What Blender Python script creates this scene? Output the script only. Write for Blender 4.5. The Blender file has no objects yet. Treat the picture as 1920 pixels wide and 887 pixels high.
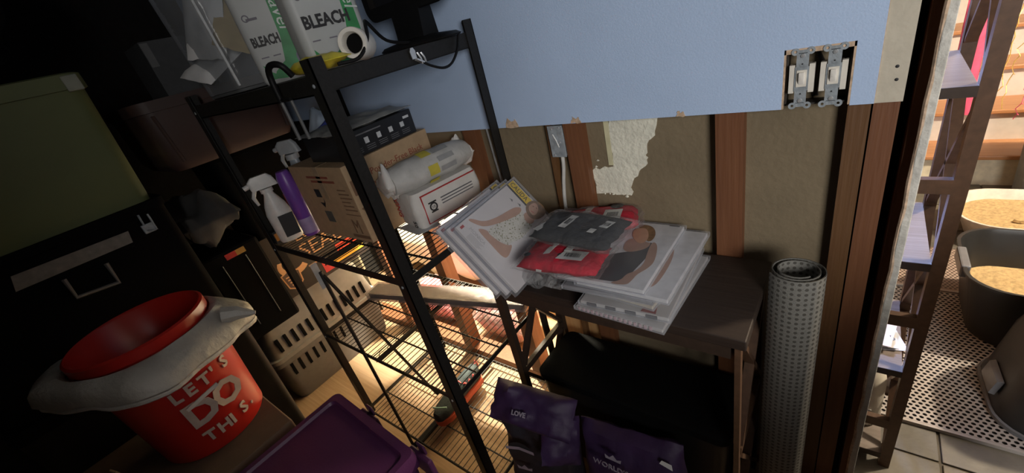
import bpy, bmesh, math, random
from mathutils import Vector, Matrix, Euler, noise
random.seed(7)
SC = bpy.context.scene
COL = SC.collection
PI = math.pi

# ------------------------------------------------------------------ camera
CAM = (0.0, -1.03, 1.52)
cd = bpy.data.cameras.new('camera'); cam = bpy.data.objects.new('camera', cd); COL.objects.link(cam)
Rr = [[0.78286884, 0.10916751, -0.61253476], [0.57613624, -0.49889463, 0.64743431], [0.23491151, 0.85975962, 0.45346442]]
ex = Vector((Rr[0][0], Rr[1][0], -Rr[2][0])); ey = -Vector((Rr[0][1], Rr[1][1], -Rr[2][1])); ez = -Vector((Rr[0][2], Rr[1][2], -Rr[2][2]))
m3 = Matrix((ex, ey, ez)).transposed()
cam.matrix_world = Matrix.Translation(CAM) @ m3.to_4x4()
cd.sensor_width = 36.0; cd.lens = 780.17 * 36.0 / 1920.0; cd.clip_start = 0.02
SC.camera = cam

# ------------------------------------------------------------------ world, lights, exposure
w = bpy.data.worlds.new('world'); SC.world = w; w.use_nodes = True
w.node_tree.nodes['Background'].inputs[0].default_value = (0.5, 0.6, 0.8, 1)
w.node_tree.nodes['Background'].inputs[1].default_value = 0.02
SC.view_settings.view_transform = 'Standard'; SC.view_settings.look = 'None'
SC.view_settings.exposure = 0.0; SC.view_settings.gamma = 1.0; SC.view_settings.use_curve_mapping = False

def area(name, loc, target, size, power, color, spread=180, shape='SQUARE', size_y=None):
    l = bpy.data.lights.new(name, 'AREA'); l.energy = power; l.color = color; l.size = size; l.spread = math.radians(spread)
    if size_y: l.shape = 'RECTANGLE'; l.size_y = size_y
    o = bpy.data.objects.new(name, l); COL.objects.link(o); o.location = loc
    d = Vector(target) - Vector(loc); o.rotation_euler = d.to_track_quat('-Z', 'Y').to_euler()
    return o
def point(name, loc, power, color, r=0.05):
    l = bpy.data.lights.new(name, 'POINT'); l.energy = power; l.color = color; l.shadow_soft_size = r
    o = bpy.data.objects.new(name, l); COL.objects.link(o); o.location = loc; return o
area('window_light', (1.45, -2.1, 1.70), (-0.5, 0.0, 1.10), 0.75, 48, (0.98, 0.95, 0.92))
point('work_lamp_light', (-1.62, 0.34, 1.70), 680, (1.0, 0.90, 0.68), 0.05)
point('hall_lamp_light', (1.55, 1.25, 2.1), 260, (1.0, 0.83, 0.62), 0.06)
area('hall_window_light', (-0.55, 1.9, 1.95), (0.05, 0.32, 1.0), 0.25, 9, (0.35, 0.5, 1.0), 40)

# ------------------------------------------------------------------ materials
MATS = {}
def mat(name, col, rough=0.6, metal=0.0, var=0.12, scale=30.0, bump=0.0, bscale=None, spec=0.5, stretch=None, trans=0.0, emit=0.0, alpha=1.0, col2=None):
    if name in MATS: return MATS[name]
    m = bpy.data.materials.new(name); m.use_nodes = True; nt = m.node_tree; N = nt.nodes; L = nt.links
    b = N['Principled BSDF']; b.inputs['Roughness'].default_value = rough; b.inputs['Metallic'].default_value = metal
    b.inputs['Specular IOR Level'].default_value = spec
    if trans: b.inputs['Transmission Weight'].default_value = trans
    if alpha < 1: b.inputs['Alpha'].default_value = alpha
    tc = N.new('ShaderNodeTexCoord'); mp = N.new('ShaderNodeMapping'); L.new(tc.outputs['Object'], mp.inputs[0])
    if stretch: mp.inputs['Scale'].default_value = stretch
    nz = N.new('ShaderNodeTexNoise'); nz.inputs['Scale'].default_value = scale; nz.inputs['Detail'].default_value = 6
    L.new(mp.outputs[0], nz.inputs['Vector'])
    mx = N.new('ShaderNodeMix'); mx.data_type = 'RGBA'
    c = Vector(col); c2 = Vector(col2) if col2 else None
    a = c * (1 - var) if not col2 else c; d = c * (1 + var) if not col2 else c2
    mx.inputs[6].default_value = (*a, 1); mx.inputs[7].default_value = (*[min(1, x) for x in d], 1)
    rp = N.new('ShaderNodeMapRange'); rp.inputs[1].default_value = 0.3; rp.inputs[2].default_value = 0.7
    L.new(nz.outputs['Fac'], rp.inputs[0]); L.new(rp.outputs[0], mx.inputs[0]); L.new(mx.outputs[2], b.inputs['Base Color'])
    if emit: b.inputs['Emission Strength'].default_value = emit; b.inputs['Emission Color'].default_value = (*col, 1)
    if bump:
        bn = N.new('ShaderNodeTexNoise'); bn.inputs['Scale'].default_value = bscale or scale * 2; bn.inputs['Detail'].default_value = 4
        L.new(mp.outputs[0], bn.inputs['Vector'])
        bp = N.new('ShaderNodeBump'); bp.inputs['Strength'].default_value = bump; bp.inputs['Distance'].default_value = 0.01
        L.new(bn.outputs['Fac'], bp.inputs['Height']); L.new(bp.outputs[0], b.inputs['Normal'])
    MATS[name] = m; return m

def wood(name, c1, c2, axis='Z', rough=0.6):
    if name in MATS: return MATS[name]
    st = {'Z': (30, 30, 1.5), 'X': (1.5, 30, 30), 'Y': (30, 1.5, 30)}[axis]
    return mat(name, c1, rough, col2=c2, scale=2.2, stretch=st, bump=0.15, bscale=4)

def clear(name, tint=(1, 1, 1), op=0.25, rough=0.12, bump=0.6, bs=18):
    if name in MATS: return MATS[name]
    m = bpy.data.materials.new(name); m.use_nodes = True; nt = m.node_tree; N = nt.nodes; L = nt.links
    N.remove(N['Principled BSDF']); out = N['Material Output']
    tr = N.new('ShaderNodeBsdfTransparent'); tr.inputs[0].default_value = (*tint, 1)
    gl = N.new('ShaderNodeBsdfPrincipled'); gl.inputs['Base Color'].default_value = (*[0.8 * t for t in tint], 1); gl.inputs['Roughness'].default_value = rough
    gl.inputs['Specular IOR Level'].default_value = 0.9
    tc = N.new('ShaderNodeTexCoord'); nz = N.new('ShaderNodeTexNoise'); nz.inputs['Scale'].default_value = bs; nz.inputs['Detail'].default_value = 5; nz.inputs['Distortion'].default_value = 1.2
    L.new(tc.outputs['Object'], nz.inputs['Vector'])
    bp = N.new('ShaderNodeBump'); bp.inputs['Strength'].default_value = bump; bp.inputs['Distance'].default_value = 0.02
    L.new(nz.outputs['Fac'], bp.inputs['Height']); L.new(bp.outputs[0], gl.inputs['Normal'])
    lw = N.new('ShaderNodeLayerWeight'); lw.inputs['Blend'].default_value = 0.35; L.new(bp.outputs[0], lw.inputs['Normal'])
    mr = N.new('ShaderNodeMapRange'); mr.inputs[3].default_value = op; mr.inputs[4].default_value = min(0.95, op + 0.35)
    L.new(lw.outputs['Fresnel'], mr.inputs[0])
    mx = N.new('ShaderNodeMixShader'); L.new(mr.outputs[0], mx.inputs[0]); L.new(tr.outputs[0], mx.inputs[1]); L.new(gl.outputs[0], mx.inputs[2]); L.new(mx.outputs[0], out.inputs[0])
    MATS[name] = m; return m

def dotted(name, base, dot, scale, r):
    if name in MATS: return MATS[name]
    m = mat(name, base, 0.85, bump=0.3, scale=200); nt = m.node_tree; N = nt.nodes; L = nt.links; b = N['Principled BSDF']
    v = N.new('ShaderNodeTexVoronoi'); v.feature = 'F1'; v.inputs['Scale'].default_value = scale; v.inputs['Randomness'].default_value = 1.0 if scale > 80 else 0.0
    tc = N.new('ShaderNodeTexCoord'); L.new(tc.outputs['UV' if scale < 80 else 'Object'], v.inputs['Vector'])
    lt = N.new('ShaderNodeMath'); lt.operation = 'LESS_THAN'; lt.inputs[1].default_value = r; L.new(v.outputs['Distance'], lt.inputs[0])
    old = b.inputs['Base Color'].links[0].from_socket
    mx = N.new('ShaderNodeMix'); mx.data_type = 'RGBA'; L.new(lt.outputs[0], mx.inputs[0]); L.new(old, mx.inputs[6]); mx.inputs[7].default_value = (*dot, 1); L.new(mx.outputs[2], b.inputs['Base Color'])
    return m

BLACK = mat('black_powdercoat', (0.014, 0.013, 0.012), 0.5, spec=0.3, scale=120, var=0.2, bump=0.1)
WIRE = mat('black_wire', (0.014, 0.012, 0.011), 0.5, spec=0.3)
BPLAST = mat('black_plastic', (0.006, 0.006, 0.0065), 0.5, spec=0.2)
VOID = mat('black_matte', (0.004, 0.004, 0.004), 0.85, spec=0.08)
STEEL = mat('galvanized_steel', (0.36, 0.40, 0.43), 0.38, 0.25, scale=60, var=0.25, bump=0.15)
CHROME = mat('bright_steel', (0.60, 0.61, 0.62), 0.25, 0.5)
WHITE = mat('white_plastic', (0.72, 0.72, 0.70), 0.4)
IVORY = mat('ivory_plastic', (0.72, 0.68, 0.60), 0.4)
PAPER = mat('white_paper', (0.72, 0.72, 0.72), 0.6, var=0.05)
INK = mat('black_ink', (0.02, 0.02, 0.022), 0.6)
CARD = mat('brown_cardboard', (0.42, 0.29, 0.17), 0.8, var=0.08, scale=40, bump=0.1, bscale=150)
BROWNINK = mat('brown_ink', (0.20, 0.11, 0.06), 0.8)
RED = mat('red_plastic', (0.40, 0.016, 0.010), 0.32, var=0.08, scale=8)
CLEAR = clear('clear_plastic', (0.95, 0.96, 0.97), 0.12)
STUD = wood('stud_pine', (0.140, 0.052, 0.021), (0.185, 0.074, 0.030))
STUD2 = wood('stud_pine_pale', (0.110, 0.048, 0.016), (0.14, 0.066, 0.023))
DWOOD = wood('espresso_wood', (0.022, 0.013, 0.009), (0.031, 0.019, 0.013), 'X', 0.6)
TFRAME = mat('table_frame', (0.035, 0.021, 0.014), 0.55, scale=60, var=0.2)  # frame brown darkened, shade put into the colour
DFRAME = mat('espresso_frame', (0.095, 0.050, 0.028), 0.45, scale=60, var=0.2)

# ------------------------------------------------------------------ helpers
def wmat(o):
    m = Matrix.Identity(4)
    while o is not None: m = o.matrix_basis @ m; o = o.parent
    return m
class MB:
    def __init__(s): s.bm = bmesh.new()
    def box(s, lo, hi, rot=None, piv=None, bev=0.0):
        lo = Vector(lo); hi = Vector(hi); c = (lo + hi) / 2; d = hi - lo
        g = bmesh.ops.create_cube(s.bm, size=1.0); vs = g['verts']
        for v in vs: v.co = Vector((v.co.x * d.x, v.co.y * d.y, v.co.z * d.z)) + c
        if bev:
            es = list({e for v in vs for e in v.link_edges})
            r = bmesh.ops.bevel(s.bm, geom=es, offset=bev, segments=2, affect='EDGES', profile=0.5)
            vs = list({v for f in r['faces'] for v in f.verts} | {v for v in vs if v.is_valid})
        if rot: 
            p = Vector(piv) if piv else c
            M = Matrix.Translation(p) @ Euler(rot).to_matrix().to_4x4() @ Matrix.Translation(-p)
            for v in vs: v.co = M @ v.co
        return s
    def bar(s, a, b, wx, wy, up=(0, 0, 1)):
        a = Vector(a); b = Vector(b); z = (b - a).normalized(); u = Vector(up)
        if abs(z.dot(u)) > 0.98: u = Vector((1, 0, 0))
        x = u.cross(z).normalized(); y = z.cross(x); q = []
        for p in (a, b):
            for sx, sy in ((-1, -1), (1, -1), (1, 1), (-1, 1)): q.append(s.bm.verts.new(p + x * sx * wx / 2 + y * sy * wy / 2))
        for f in ((3, 2, 1, 0), (4, 5, 6, 7), (0, 1, 5, 4), (1, 2, 6, 5), (2, 3, 7, 6), (3, 0, 4, 7)): s.bm.faces.new([q[i] for i in f])
        return s
    def tube(s, pts, r, n=8, r2=None, cap=True):
        pts = [Vector(p) for p in pts]; rings = []; u = None
        for i, p in enumerate(pts):
            t = (pts[min(i + 1, len(pts) - 1)] - pts[max(i - 1, 0)]).normalized()
            if u is None: u = t.orthogonal().normalized()
            else: u = (u - t * u.dot(t)).normalized()
            v = t.cross(u); k = i / max(1, len(pts) - 1); rr = r if r2 is None else r + (r2 - r) * k
            if isinstance(r, (list, tuple)): rr = r[i]
            rings.append([s.bm.verts.new(p + (u * math.cos(2 * PI * j / n) + v * math.sin(2 * PI * j / n)) * rr) for j in range(n)])
        for A, B in zip(rings, rings[1:]):
            for j in range(n): s.bm.faces.new((A[j], A[(j + 1) % n], B[(j + 1) % n], B[j]))
        if cap: s.bm.faces.new(rings[0][::-1]); s.bm.faces.new(rings[-1])
        return s
    def lathe(s, prof, c=(0, 0, 0), n=32, sx=1, sy=1, rot=None):
        c = Vector(c); M = Euler(rot).to_matrix() if rot else Matrix.Identity(3); rings = []
        for r, z in prof:
            if r < 1e-6: rings.append([s.bm.verts.new(M @ Vector((0, 0, z)) + c)])
            else: rings.append([s.bm.verts.new(M @ Vector((r * sx * math.cos(2 * PI * j / n), r * sy * math.sin(2 * PI * j / n), z)) + c) for j in range(n)])
        for A, B in zip(rings, rings[1:]):
            for j in range(n):
                k = (j + 1) % n
                if len(A) == 1 and len(B) == 1: continue
                if len(A) == 1: s.bm.faces.new((A[0], B[k], B[j]))
                elif len(B) == 1: s.bm.faces.new((A[j], A[k], B[0]))
                else: s.bm.faces.new((A[j], A[k], B[k], B[j]))
        return s
    def loft(s, loops, cap0=True, cap1=True):
        R = [[s.bm.verts.new(Vector(p)) for p in l] for l in loops]; n = len(R[0])
        for A, B in zip(R, R[1:]):
            for j in range(n): s.bm.faces.new((A[j], A[(j + 1) % n], B[(j + 1) % n], B[j]))
        if cap0: s.bm.faces.new(R[0][::-1])
        if cap1: s.bm.faces.new(R[-1])
        return s
    def prism(s, pts, o, x, y, t):
        o = Vector(o); x = Vector(x).normalized(); y = Vector(y).normalized(); n = x.cross(y).normalized()
        A = [o + x * p[0] + y * p[1] for p in pts]
        a = [s.bm.verts.new(p) for p in A]; b = [s.bm.verts.new(p + n * t) for p in A]; k = len(a)
        s.bm.faces.new(a[::-1]); s.bm.faces.new(b)
        for j in range(k): s.bm.faces.new((a[j], a[(j + 1) % k], b[(j + 1) % k], b[j]))
        return s
    def pillow(s, w, l, t, n=14, wr=0.12, ns=9, p=3.0, M=None, seed=0, edge=0.04):
        """soft bag centred on the origin: w by l, thickness t, wrinkled"""
        def h(u, v): return max(0.0, (1 - abs(u) ** p) * (1 - abs(v) ** p)) ** 0.5
        def pt(i, j, sg):
            u = -1 + 2 * i / n; v = -1 + 2 * j / n
            q = Vector((u * w / 2, v * l / 2, 0)); k = noise.noise(q * ns + Vector((seed * 3.1, sg * 2.0, seed))) + .5 * noise.noise(q * ns * 2.3 + Vector((seed, 5 * sg, 1)))
            z = sg * (t / 2) * (h(u, v) * (1 + wr * 2 * k) + edge)
            q += Vector((noise.noise(Vector((v * 3, seed, 1))) * w * .03 * abs(u), noise.noise(Vector((u * 3, seed, 7))) * l * .03 * abs(v), z)); return q
        for sg in (1, -1):
            G = [[s.bm.verts.new(pt(i, j, sg)) for j in range(n + 1)] for i in range(n + 1)]
            for i in range(n):
                for j in range(n):
                    f = (G[i][j], G[i + 1][j], G[i + 1][j + 1], G[i][j + 1]); s.bm.faces.new(f if sg > 0 else f[::-1])
            if sg > 0: T = G
        B = G
        ring = [(i, 0) for i in range(n)] + [(n, j) for j in range(n)] + [(i, n) for i in range(n, 0, -1)] + [(0, j) for j in range(n, 0, -1)]
        for a, b in zip(ring, ring[1:] + ring[:1]): s.bm.faces.new((T[b[0]][b[1]], T[a[0]][a[1]], B[a[0]][a[1]], B[b[0]][b[1]]))
        if M is not None: bmesh.ops.transform(s.bm, matrix=M, verts=s.bm.verts[:])
        return s
    def build(s, name, m, parent=None, smooth=False, world=True, kind=None):
        if parent is not None and world: bmesh.ops.transform(s.bm, matrix=wmat(parent).inverted(), verts=s.bm.verts[:])
        bmesh.ops.recalc_face_normals(s.bm, faces=s.bm.faces[:])
        me = bpy.data.meshes.new(name); s.bm.to_mesh(me); s.bm.free()
        me.materials.append(m)
        if smooth:
            for p in me.polygons: p.use_smooth = True
            try: me.set_sharp_from_angle(angle=math.radians(40))
            except Exception: pass
        o = bpy.data.objects.new(name, me); COL.objects.link(o)
        if parent is not None: o.parent = parent
        if kind: o['kind'] = kind
        return o
def B(name, lo, hi, m, parent=None, rot=None, bev=0.0, piv=None, kind=None): return MB().box(lo, hi, rot, piv, bev).build(name, m, parent, kind=kind)
def tag(o, label, cat, group=None):
    o['label'] = label; o['category'] = cat
    if group: o['group'] = group
    return o
def thing(name, label, cat, loc=(0, 0, 0), rz=0.0, group=None, rot=None):
    o = bpy.data.objects.new(name, None); COL.objects.link(o); o.location = loc; o.rotation_euler = rot or (0, 0, rz); o.empty_display_size = 0.05
    return tag(o, label, cat, group)
def again(o, parent, off=(0, 0, 0)):
    c = o.copy(); COL.objects.link(c); c.parent = parent; c.location = Vector(o.location) + Vector(off); return c
def text(s, size, o, x, y, m, parent, name='lettering', ext=0.0004, world=True, align='LEFT', shear=0.0, sx=1.0, bold=0.0):
    cu = bpy.data.curves.new(name, 'FONT'); cu.body = s; cu.size = size; cu.extrude = ext; cu.align_x = align; cu.shear = shear; cu.resolution_u = 2; cu.offset = bold
    t = bpy.data.objects.new(name, cu); COL.objects.link(t)
    dg = bpy.context.evaluated_depsgraph_get(); me = bpy.data.meshes.new_from_object(t.evaluated_get(dg))
    bpy.data.objects.remove(t); bpy.data.curves.remove(cu)
    x = Vector(x).normalized(); y = Vector(y).normalized(); n = x.cross(y)
    M = Matrix.Translation(o) @ Matrix((x * sx, y, n)).transposed().to_4x4()
    if world and parent is not None: M = wmat(parent).inverted() @ M
    me.transform(M); me.materials.clear(); me.materials.append(m); me.name = name
    ob = bpy.data.objects.new(name, me); COL.objects.link(ob); ob.parent = parent; return ob
def struct(o): o['kind'] = 'structure'; return o
def crv(pts, n=6):
    P = [Vector(p) for p in pts]; P = [2 * P[0] - P[1]] + P + [2 * P[-1] - P[-2]]; out = []
    for a, b, c, d in zip(P, P[1:], P[2:], P[3:]):
        for i in range(n):
            t = i / n; out.append(.5 * ((2 * b) + (c - a) * t + (2 * a - 5 * b + 4 * c - d) * t * t + (3 * b - a - 3 * c + d) * t ** 3))
    return out + [P[-2]]
def rrect(w, l, r, n=5):
    P = []
    for cx, cy, a0 in ((w / 2 - r, l / 2 - r, 0), (-w / 2 + r, l / 2 - r, 90), (-w / 2 + r, -l / 2 + r, 180), (w / 2 - r, -l / 2 + r, 270)):
        for i in range(n + 1):
            a = math.radians(a0 + 90 * i / n); P.append((cx + r * math.cos(a), cy + r * math.sin(a)))
    return P
def at(P, z, c=(0, 0), s=1.0): return [(c[0] + p[0] * s, c[1] + p[1] * s, z) for p in P]

# ------------------------------------------------------------------ structure: main room
DRY = mat('blue_wall_paint', (0.45, 0.58, 0.80), 0.75, var=0.03, scale=6, bump=0.12, bscale=260)
PLY = wood('plywood_floor', (0.25, 0.16, 0.09), (0.33, 0.225, 0.135), 'X', 0.7)
DARKW = mat('dark_wall_paint', (0.018, 0.017, 0.016), 0.95, spec=0.1)
GREYW = mat('grey_backing', (0.20, 0.155, 0.095), 0.9, var=0.10, scale=7, bump=0.25, bscale=60)
CREAM = mat('old_cream_paint', (0.55, 0.50, 0.40), 0.8, var=0.06, scale=25, bump=0.2)
PATCH = mat('bare_plaster', (0.76, 0.74, 0.62), 0.85, var=0.10, scale=18, bump=0.5, bscale=70)
EDGE = mat('gypsum_edge', (0.55, 0.40, 0.28), 0.9, var=0.3, scale=90)

struct(B('floor', (-2.9, -3.0, -0.06), (0.10, 1.3, 0.0), PLY))
struct(B('ceiling', (-2.9, -3.0, 2.4), (2.9, 4.2, 2.46), mat('ceiling_paint', (0.35, 0.35, 0.36), 0.9)))
struct(B('wall_left', (-2.92, -3.0, 0), (-2.86, 1.3, 2.4), DARKW))
struct(B('wall_back', (-2.9, -3.06, 0), (2.9, -3.0, 2.4), DARKW))
# added out of view: wall and half wall that shade the left and floor
wr = struct(MB().box((0.50, -3.0, 0), (0.60, -1.60, 2.4)).box((0.50, -1.60, 0), (0.60, 0.0, 1.07)).box((0.50, -1.60, 2.1), (0.60, 0.0, 2.4)).build('wall_right', DARKW))
struct(B('floor_side', (0.60, -3.0, -0.06), (2.9, 0.0, 0.0), PLY))
struct(B('wall_side', (2.86, -3.0, 0), (2.92, 4.2, 2.4), DARKW))

wf = struct(MB().box((-2.86, -0.013, 1.222), (-0.121, 0.0, 2.4)).box((-0.121, -0.013, 1.338), (-0.010, 0.0, 2.4)).box((-0.010, -0.013, 1.222), (0.026, 0.0, 2.4)).build('wall_front', DRY))
# framing behind the cut drywall: every stud a part of the wall
s0 = B('stud', (-0.663, 0.001, 0.04), (-0.603, 0.07, 2.38), STUD, wf)
for x in (-2.02, -1.53, -1.075, -0.252):
    c = again(s0, wf, (x + 0.663, 0, 0))
MB().box((-0.012, 0.001, 0.0), (0.023, 0.09, 2.38)).build('stud', STUD2, wf)
MB().box((0.026, 0.001, 0.0), (0.064, 0.09, 2.38)).build('stud', STUD, wf)
MB().box((0.0805, -0.004, 0.0), (0.0955, 0.09, 2.38)).build('stud', STUD, wf)
B('furring_strip', (-0.740, 0.010, 0.04), (-0.722, 0.029, 1.40), STUD2, wf, rot=(0, 0.02, 0))
B('stud_filler', (0.0215, 0.05, 0.0), (0.0275, 0.088, 2.38), VOID, wf)  # black strip added between the studs to stop a light leak
B('bottom_plate', (-2.86, 0.0, 0.0), (-0.012, 0.09, 0.04), STUD, wf)
B('old_paint_strip', (0.026, -0.010, 1.222), (0.066, 0.0005, 2.4), CREAM, wf)
for q in ((.052, 1.262), (.050, 1.285)): MB().lathe([(0, 0), (.003, 0), (0, .0006)], (q[0], -.0102, q[1]), 8, rot=(PI / 2, 0, 0)).build('screw_hole', INK, wf)
B('dark_gap_lining', (0.066, 0.05, 0.0), (0.0805, 0.09, 2.4), VOID, wf)  # plain black strip at the back of the gap
# grey back of the neighbouring room's board, seen between the studs
B('backing_board', (-0.630, 0.0302, 0.04), (-0.225, 0.042, 2.38), GREYW, wf)
B('backing_board', (-0.222, 0.0302, 0.04), (-0.0125, 0.042, 2.38), GREYW, wf)
B('backing_board', (-1.045, 0.0302, 0.80), (-0.632, 0.042, 2.38), GREYW, wf)
B('plywood_patch', (-0.88, 0.0302, 0.04), (-0.632, 0.042, 0.80), wood('lit_plywood', (0.50, 0.26, 0.10), (0.60, 0.36, 0.16)), wf)  # orange carries the warm light on this board in its colour
B('backing_board', (-1.50, 0.0302, 0.98), (-1.047, 0.042, 2.38), GREYW, wf)
B('backing_board', (-1.99, 0.0302, 0.98), (-1.502, 0.042, 2.38), GREYW, wf)
B('backing_board', (-2.86, 0.0302, 0.04), (-2.32, 0.042, 0.98), GREYW, wf)  # board added to close the far-left bay against lamp light
B('backing_board', (-2.86, 0.0302, 0.98), (-1.992, 0.042, 2.38), GREYW, wf)
# white plaster left on the backing in a ragged L
def ragged(P, k=5, a=0.006):
    out = []
    for (x0, y0), (x1, y1) in zip(P, P[1:] + P[:1]):
        for i in range(k):
            t = i / k; n = random.uniform(-a, a); out.append((x0 + (x1 - x0) * t + n * (i > 0), y0 + (y1 - y0) * t + random.uniform(-a, a) * (i > 0)))
    return out
L1 = [(-0.535, 1.25), (-0.385, 1.25), (-0.405, 1.175), (-0.43, 1.13), (-0.432, 1.085), (-0.475, 1.04), (-0.488, 0.985), (-0.602, 0.985), (-0.602, 1.065), (-0.535, 1.075)]
MB().prism(ragged(L1), (0, 0.0302, 0), (1, 0, 0), (0, 0, 1), 0.0018).build('plaster_patch', PATCH, wf)
MB().box((-0.548, 0.028, 1.08), (-0.533, 0.0302, 1.25)).build('plaster_ridge', mat('yellowed_plaster', (0.60, 0.56, 0.36), 0.85), wf)
for i in range(26):
    x = -0.60 + random.random() * 0.02; z = 1.0 + random.random() * 0.12
    if i > 12: x = -0.60 + random.random() * 0.12; z = 0.985 + random.gauss(0, 0.004)
    if i == 0: b_ = MB()
    b_.lathe([(0, -0.003), (0.004, 0), (0, 0.004)], (x, 0.0296, z), 6, random.uniform(.5, 1.6), random.uniform(.4, 1))
b_.build('plaster_crumbs', PATCH, wf, kind='stuff')
# torn paper at the drywall's cut edge
for x, ww in ((-0.625, 0.034), (-0.335, 0.022), (-0.86, 0.05)):
    P = ragged([(0, 0), (ww, 0), (ww * .8, ww * .5), (ww * .5, ww * .35), (ww * .25, ww * .6)], 3, 0.003)
    MB().prism(P, (x, -0.0132, 1.2225), (1, 0, 0), (0, 0, 1), 0.0012).build('torn_paper', EDGE, wf)
MB().box((0.0232, -0.0125, 1.222), (0.0268, -0.0105, 2.4)).build('torn_paper', EDGE, wf)
# raw rim of the switch opening
MB().box((-0.121, -0.0128, 1.329), (-0.010, 0.0, 1.338)).box((-0.0135, -0.0128, 1.224), (-0.010, 0.0, 1.338)).box((-0.121, -0.0128, 1.222), (-0.118, 0.0, 1.338)).build('cut_edge', EDGE, wf)
# door edge casing
tr = struct(MB().box((0.096, -0.03, 0.0), (0.110, 0.10, 2.4), bev=0.002).build('trim_1', mat('chipped_white_paint', (0.62, 0.60, 0.54), 0.7, var=0.15, scale=40, bump=0.5, bscale=60)))
MB().tube([(0.0955 + .001 * math.sin(i * 2.3), -0.028 + .003 * math.cos(i * 1.7), 0.02 + i * 0.05) for i in range(46)], 0.0035, 5).build('chipped_paint', EDGE, tr)

# ------------------------------------------------------------------ structure: lit space behind the studs
struct(B('wall_lamp_room', (-2.86, 1.22, 0), (-0.45, 1.28, 2.4), mat('lamp_room_paint', (0.75, 0.66, 0.48), 0.9)))
struct(B('wall_divider', (-0.45, 0.09, 0), (-0.42, 1.28, 2.4), mat('divider_paint', (0.35, 0.2, 0.1), 0.9)))
PINK = mat('pink_insulation', (0.75, 0.25, 0.27), 0.95, var=0.5, scale=22, bump=0.8, bscale=40, col2=(0.85, 0.72, 0.68))
PINKD = mat('deep_pink_insulation', (0.70, 0.10, 0.14), 0.95, bump=0.8, bscale=40, col2=(0.85, 0.40, 0.42), scale=20)
FILM = clear('wrinkled_film', (1, 0.97, 0.95), 0.10, 0.15, 1.0, 14)
def batt(x, y, z, w_, l_, t_, m, lab, seed, rz=0.0):
    t = thing('insulation_bag', lab, 'insulation', (x, y, z), rz, 'bags of pink insulation behind the studs')
    MB().pillow(w_, l_, t_, 14, .35, 14, 3, Matrix.Translation((0, 0, t_ / 2 + .012)), seed).build('batt', m, t, True, False)
    MB().pillow(w_ * 1.1, l_ * 1.1, t_ * 1.12, 12, .25, 12, 3, Matrix.Translation((0, 0, t_ / 2 + .012)), seed + 4).build('clear_film', FILM, t, True, False)
batt(-1.36, 0.215, 0.0, 0.34, 0.20, 0.24, PINK, 'pale pink insulation bag behind the studs nearest the small table', 1)
batt(-1.90, 0.215, 0.0, 0.44, 0.20, 0.20, PINKD, 'deep pink insulation bag on the floor between the two lit studs', 2)
sk = thing('cream_sack', 'large cream cloth sack glowing in the lamp light behind the studs', 'sack', (-1.95, 0.66, 0.0))
MB().pillow(1.7, 0.56, 0.62, 22, .3, 7, 3, Matrix.Translation((0, 0, 0.36)), 8).build('cloth', mat('cream_cloth', (0.86, 0.83, 0.72), 0.95, var=0.08, scale=9, bump=0.5), sk, True, False)

# ------------------------------------------------------------------ structure: tiled hall through the doorway
hf = struct(B('floor_hall', (0.10, 0.0, -0.06), (2.86, 4.2, -0.006), mat('dark_grout', (0.10, 0.085, 0.06), 0.95)))
SL = [mat('slate_tile_%s' % n, c, 0.55, var=0.25, scale=9, bump=0.5, bscale=14) for n, c in (('grey', (0.15, 0.135, 0.105)), ('brown', (0.17, 0.145, 0.105)), ('dark', (0.12, 0.11, 0.09)))]
tl = [MB().box((-.148, -.148, -.010), (.148, .148, .0), bev=.002).build('tile', m, hf, world=False) for m in SL]
k = 0
for i in range(5):
    for j in range(9):
        o = tl[(i * 7 + j * 5) % 3]
        c = o if k < 3 and False else again(o, hf); c.location = (0.18 + i * 0.304, 0.085 + j * 0.304, -0.0005 * ((i + j) % 2)); k += 1
for o in tl: bpy.data.objects.remove(o)
struct(B('wall_hall_left', (-0.42, 3.4, 0), (-0.12, 3.46, 2.4), mat('hall_paint', (0.62, 0.55, 0.42), 0.9)))
struct(B('wall_hall_back', (-0.42, 4.15, 0), (2.9, 4.2, 2.4), MATS['hall_paint']))
st = thing('staircase', 'staircase with white risers and orange wooden treads beyond the doorway', 'stairs', (0.8, 2.35, 0))
RIS = mat('white_riser_paint', (0.74, 0.70, 0.64), 0.6, var=0.05); TRD = wood('orange_oak_tread', (0.50, 0.22, 0.09), (0.60, 0.30, 0.13), 'X', 0.4)
RB0 = mat('hall_cream_base', (0.80, 0.72, 0.54), 0.7)
ris = tre = None
for i in range(7):
    y = 2.35 + i * 0.245; z = i * 0.19
    B('riser', (-0.1, y, z - 0.004), (1.7, y + 0.02, z + 0.165), RB0 if i == 0 else RIS, st)
    B('tread', (-0.1, y - 0.03, z + 0.166), (1.7, y + 0.25, z + 0.192), TRD, st, bev=0.006)
# tinsel hanging over the stairs
GOLD = mat('gold_tinsel', (0.80, 0.55, 0.16), 0.25, 0.2); GOLD2 = mat('pale_gold_tinsel', (0.80, 0.68, 0.36), 0.25, 0.2); PNK = mat('pink_tinsel', (0.75, 0.12, 0.22), 0.4)
def tinsel(lab, x, y, z0, z1, m, n, sp, seed):
    rnd = random.Random(seed); mb = MB()
    for i in range(n):
        xx = x + rnd.gauss(0, sp); yy = y + rnd.gauss(0, .012); zz = z0; P = []
        zend = z1 + rnd.uniform(0, (z0 - z1) * .3)
        while zz > zend: P.append((xx + rnd.gauss(0, .006), yy + rnd.gauss(0, .006), zz)); zz -= 0.03
        mb.tube(P, 0.0022, 4)
        for q in P[::1]:
            a = rnd.uniform(0, 6.28); d = Vector((math.cos(a), math.sin(a), -.4)) * .011; mb.bar(Vector(q), Vector(q) + d, .003, .0008)
    tag(mb.build('tinsel_garland', m), lab, 'tinsel')
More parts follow.
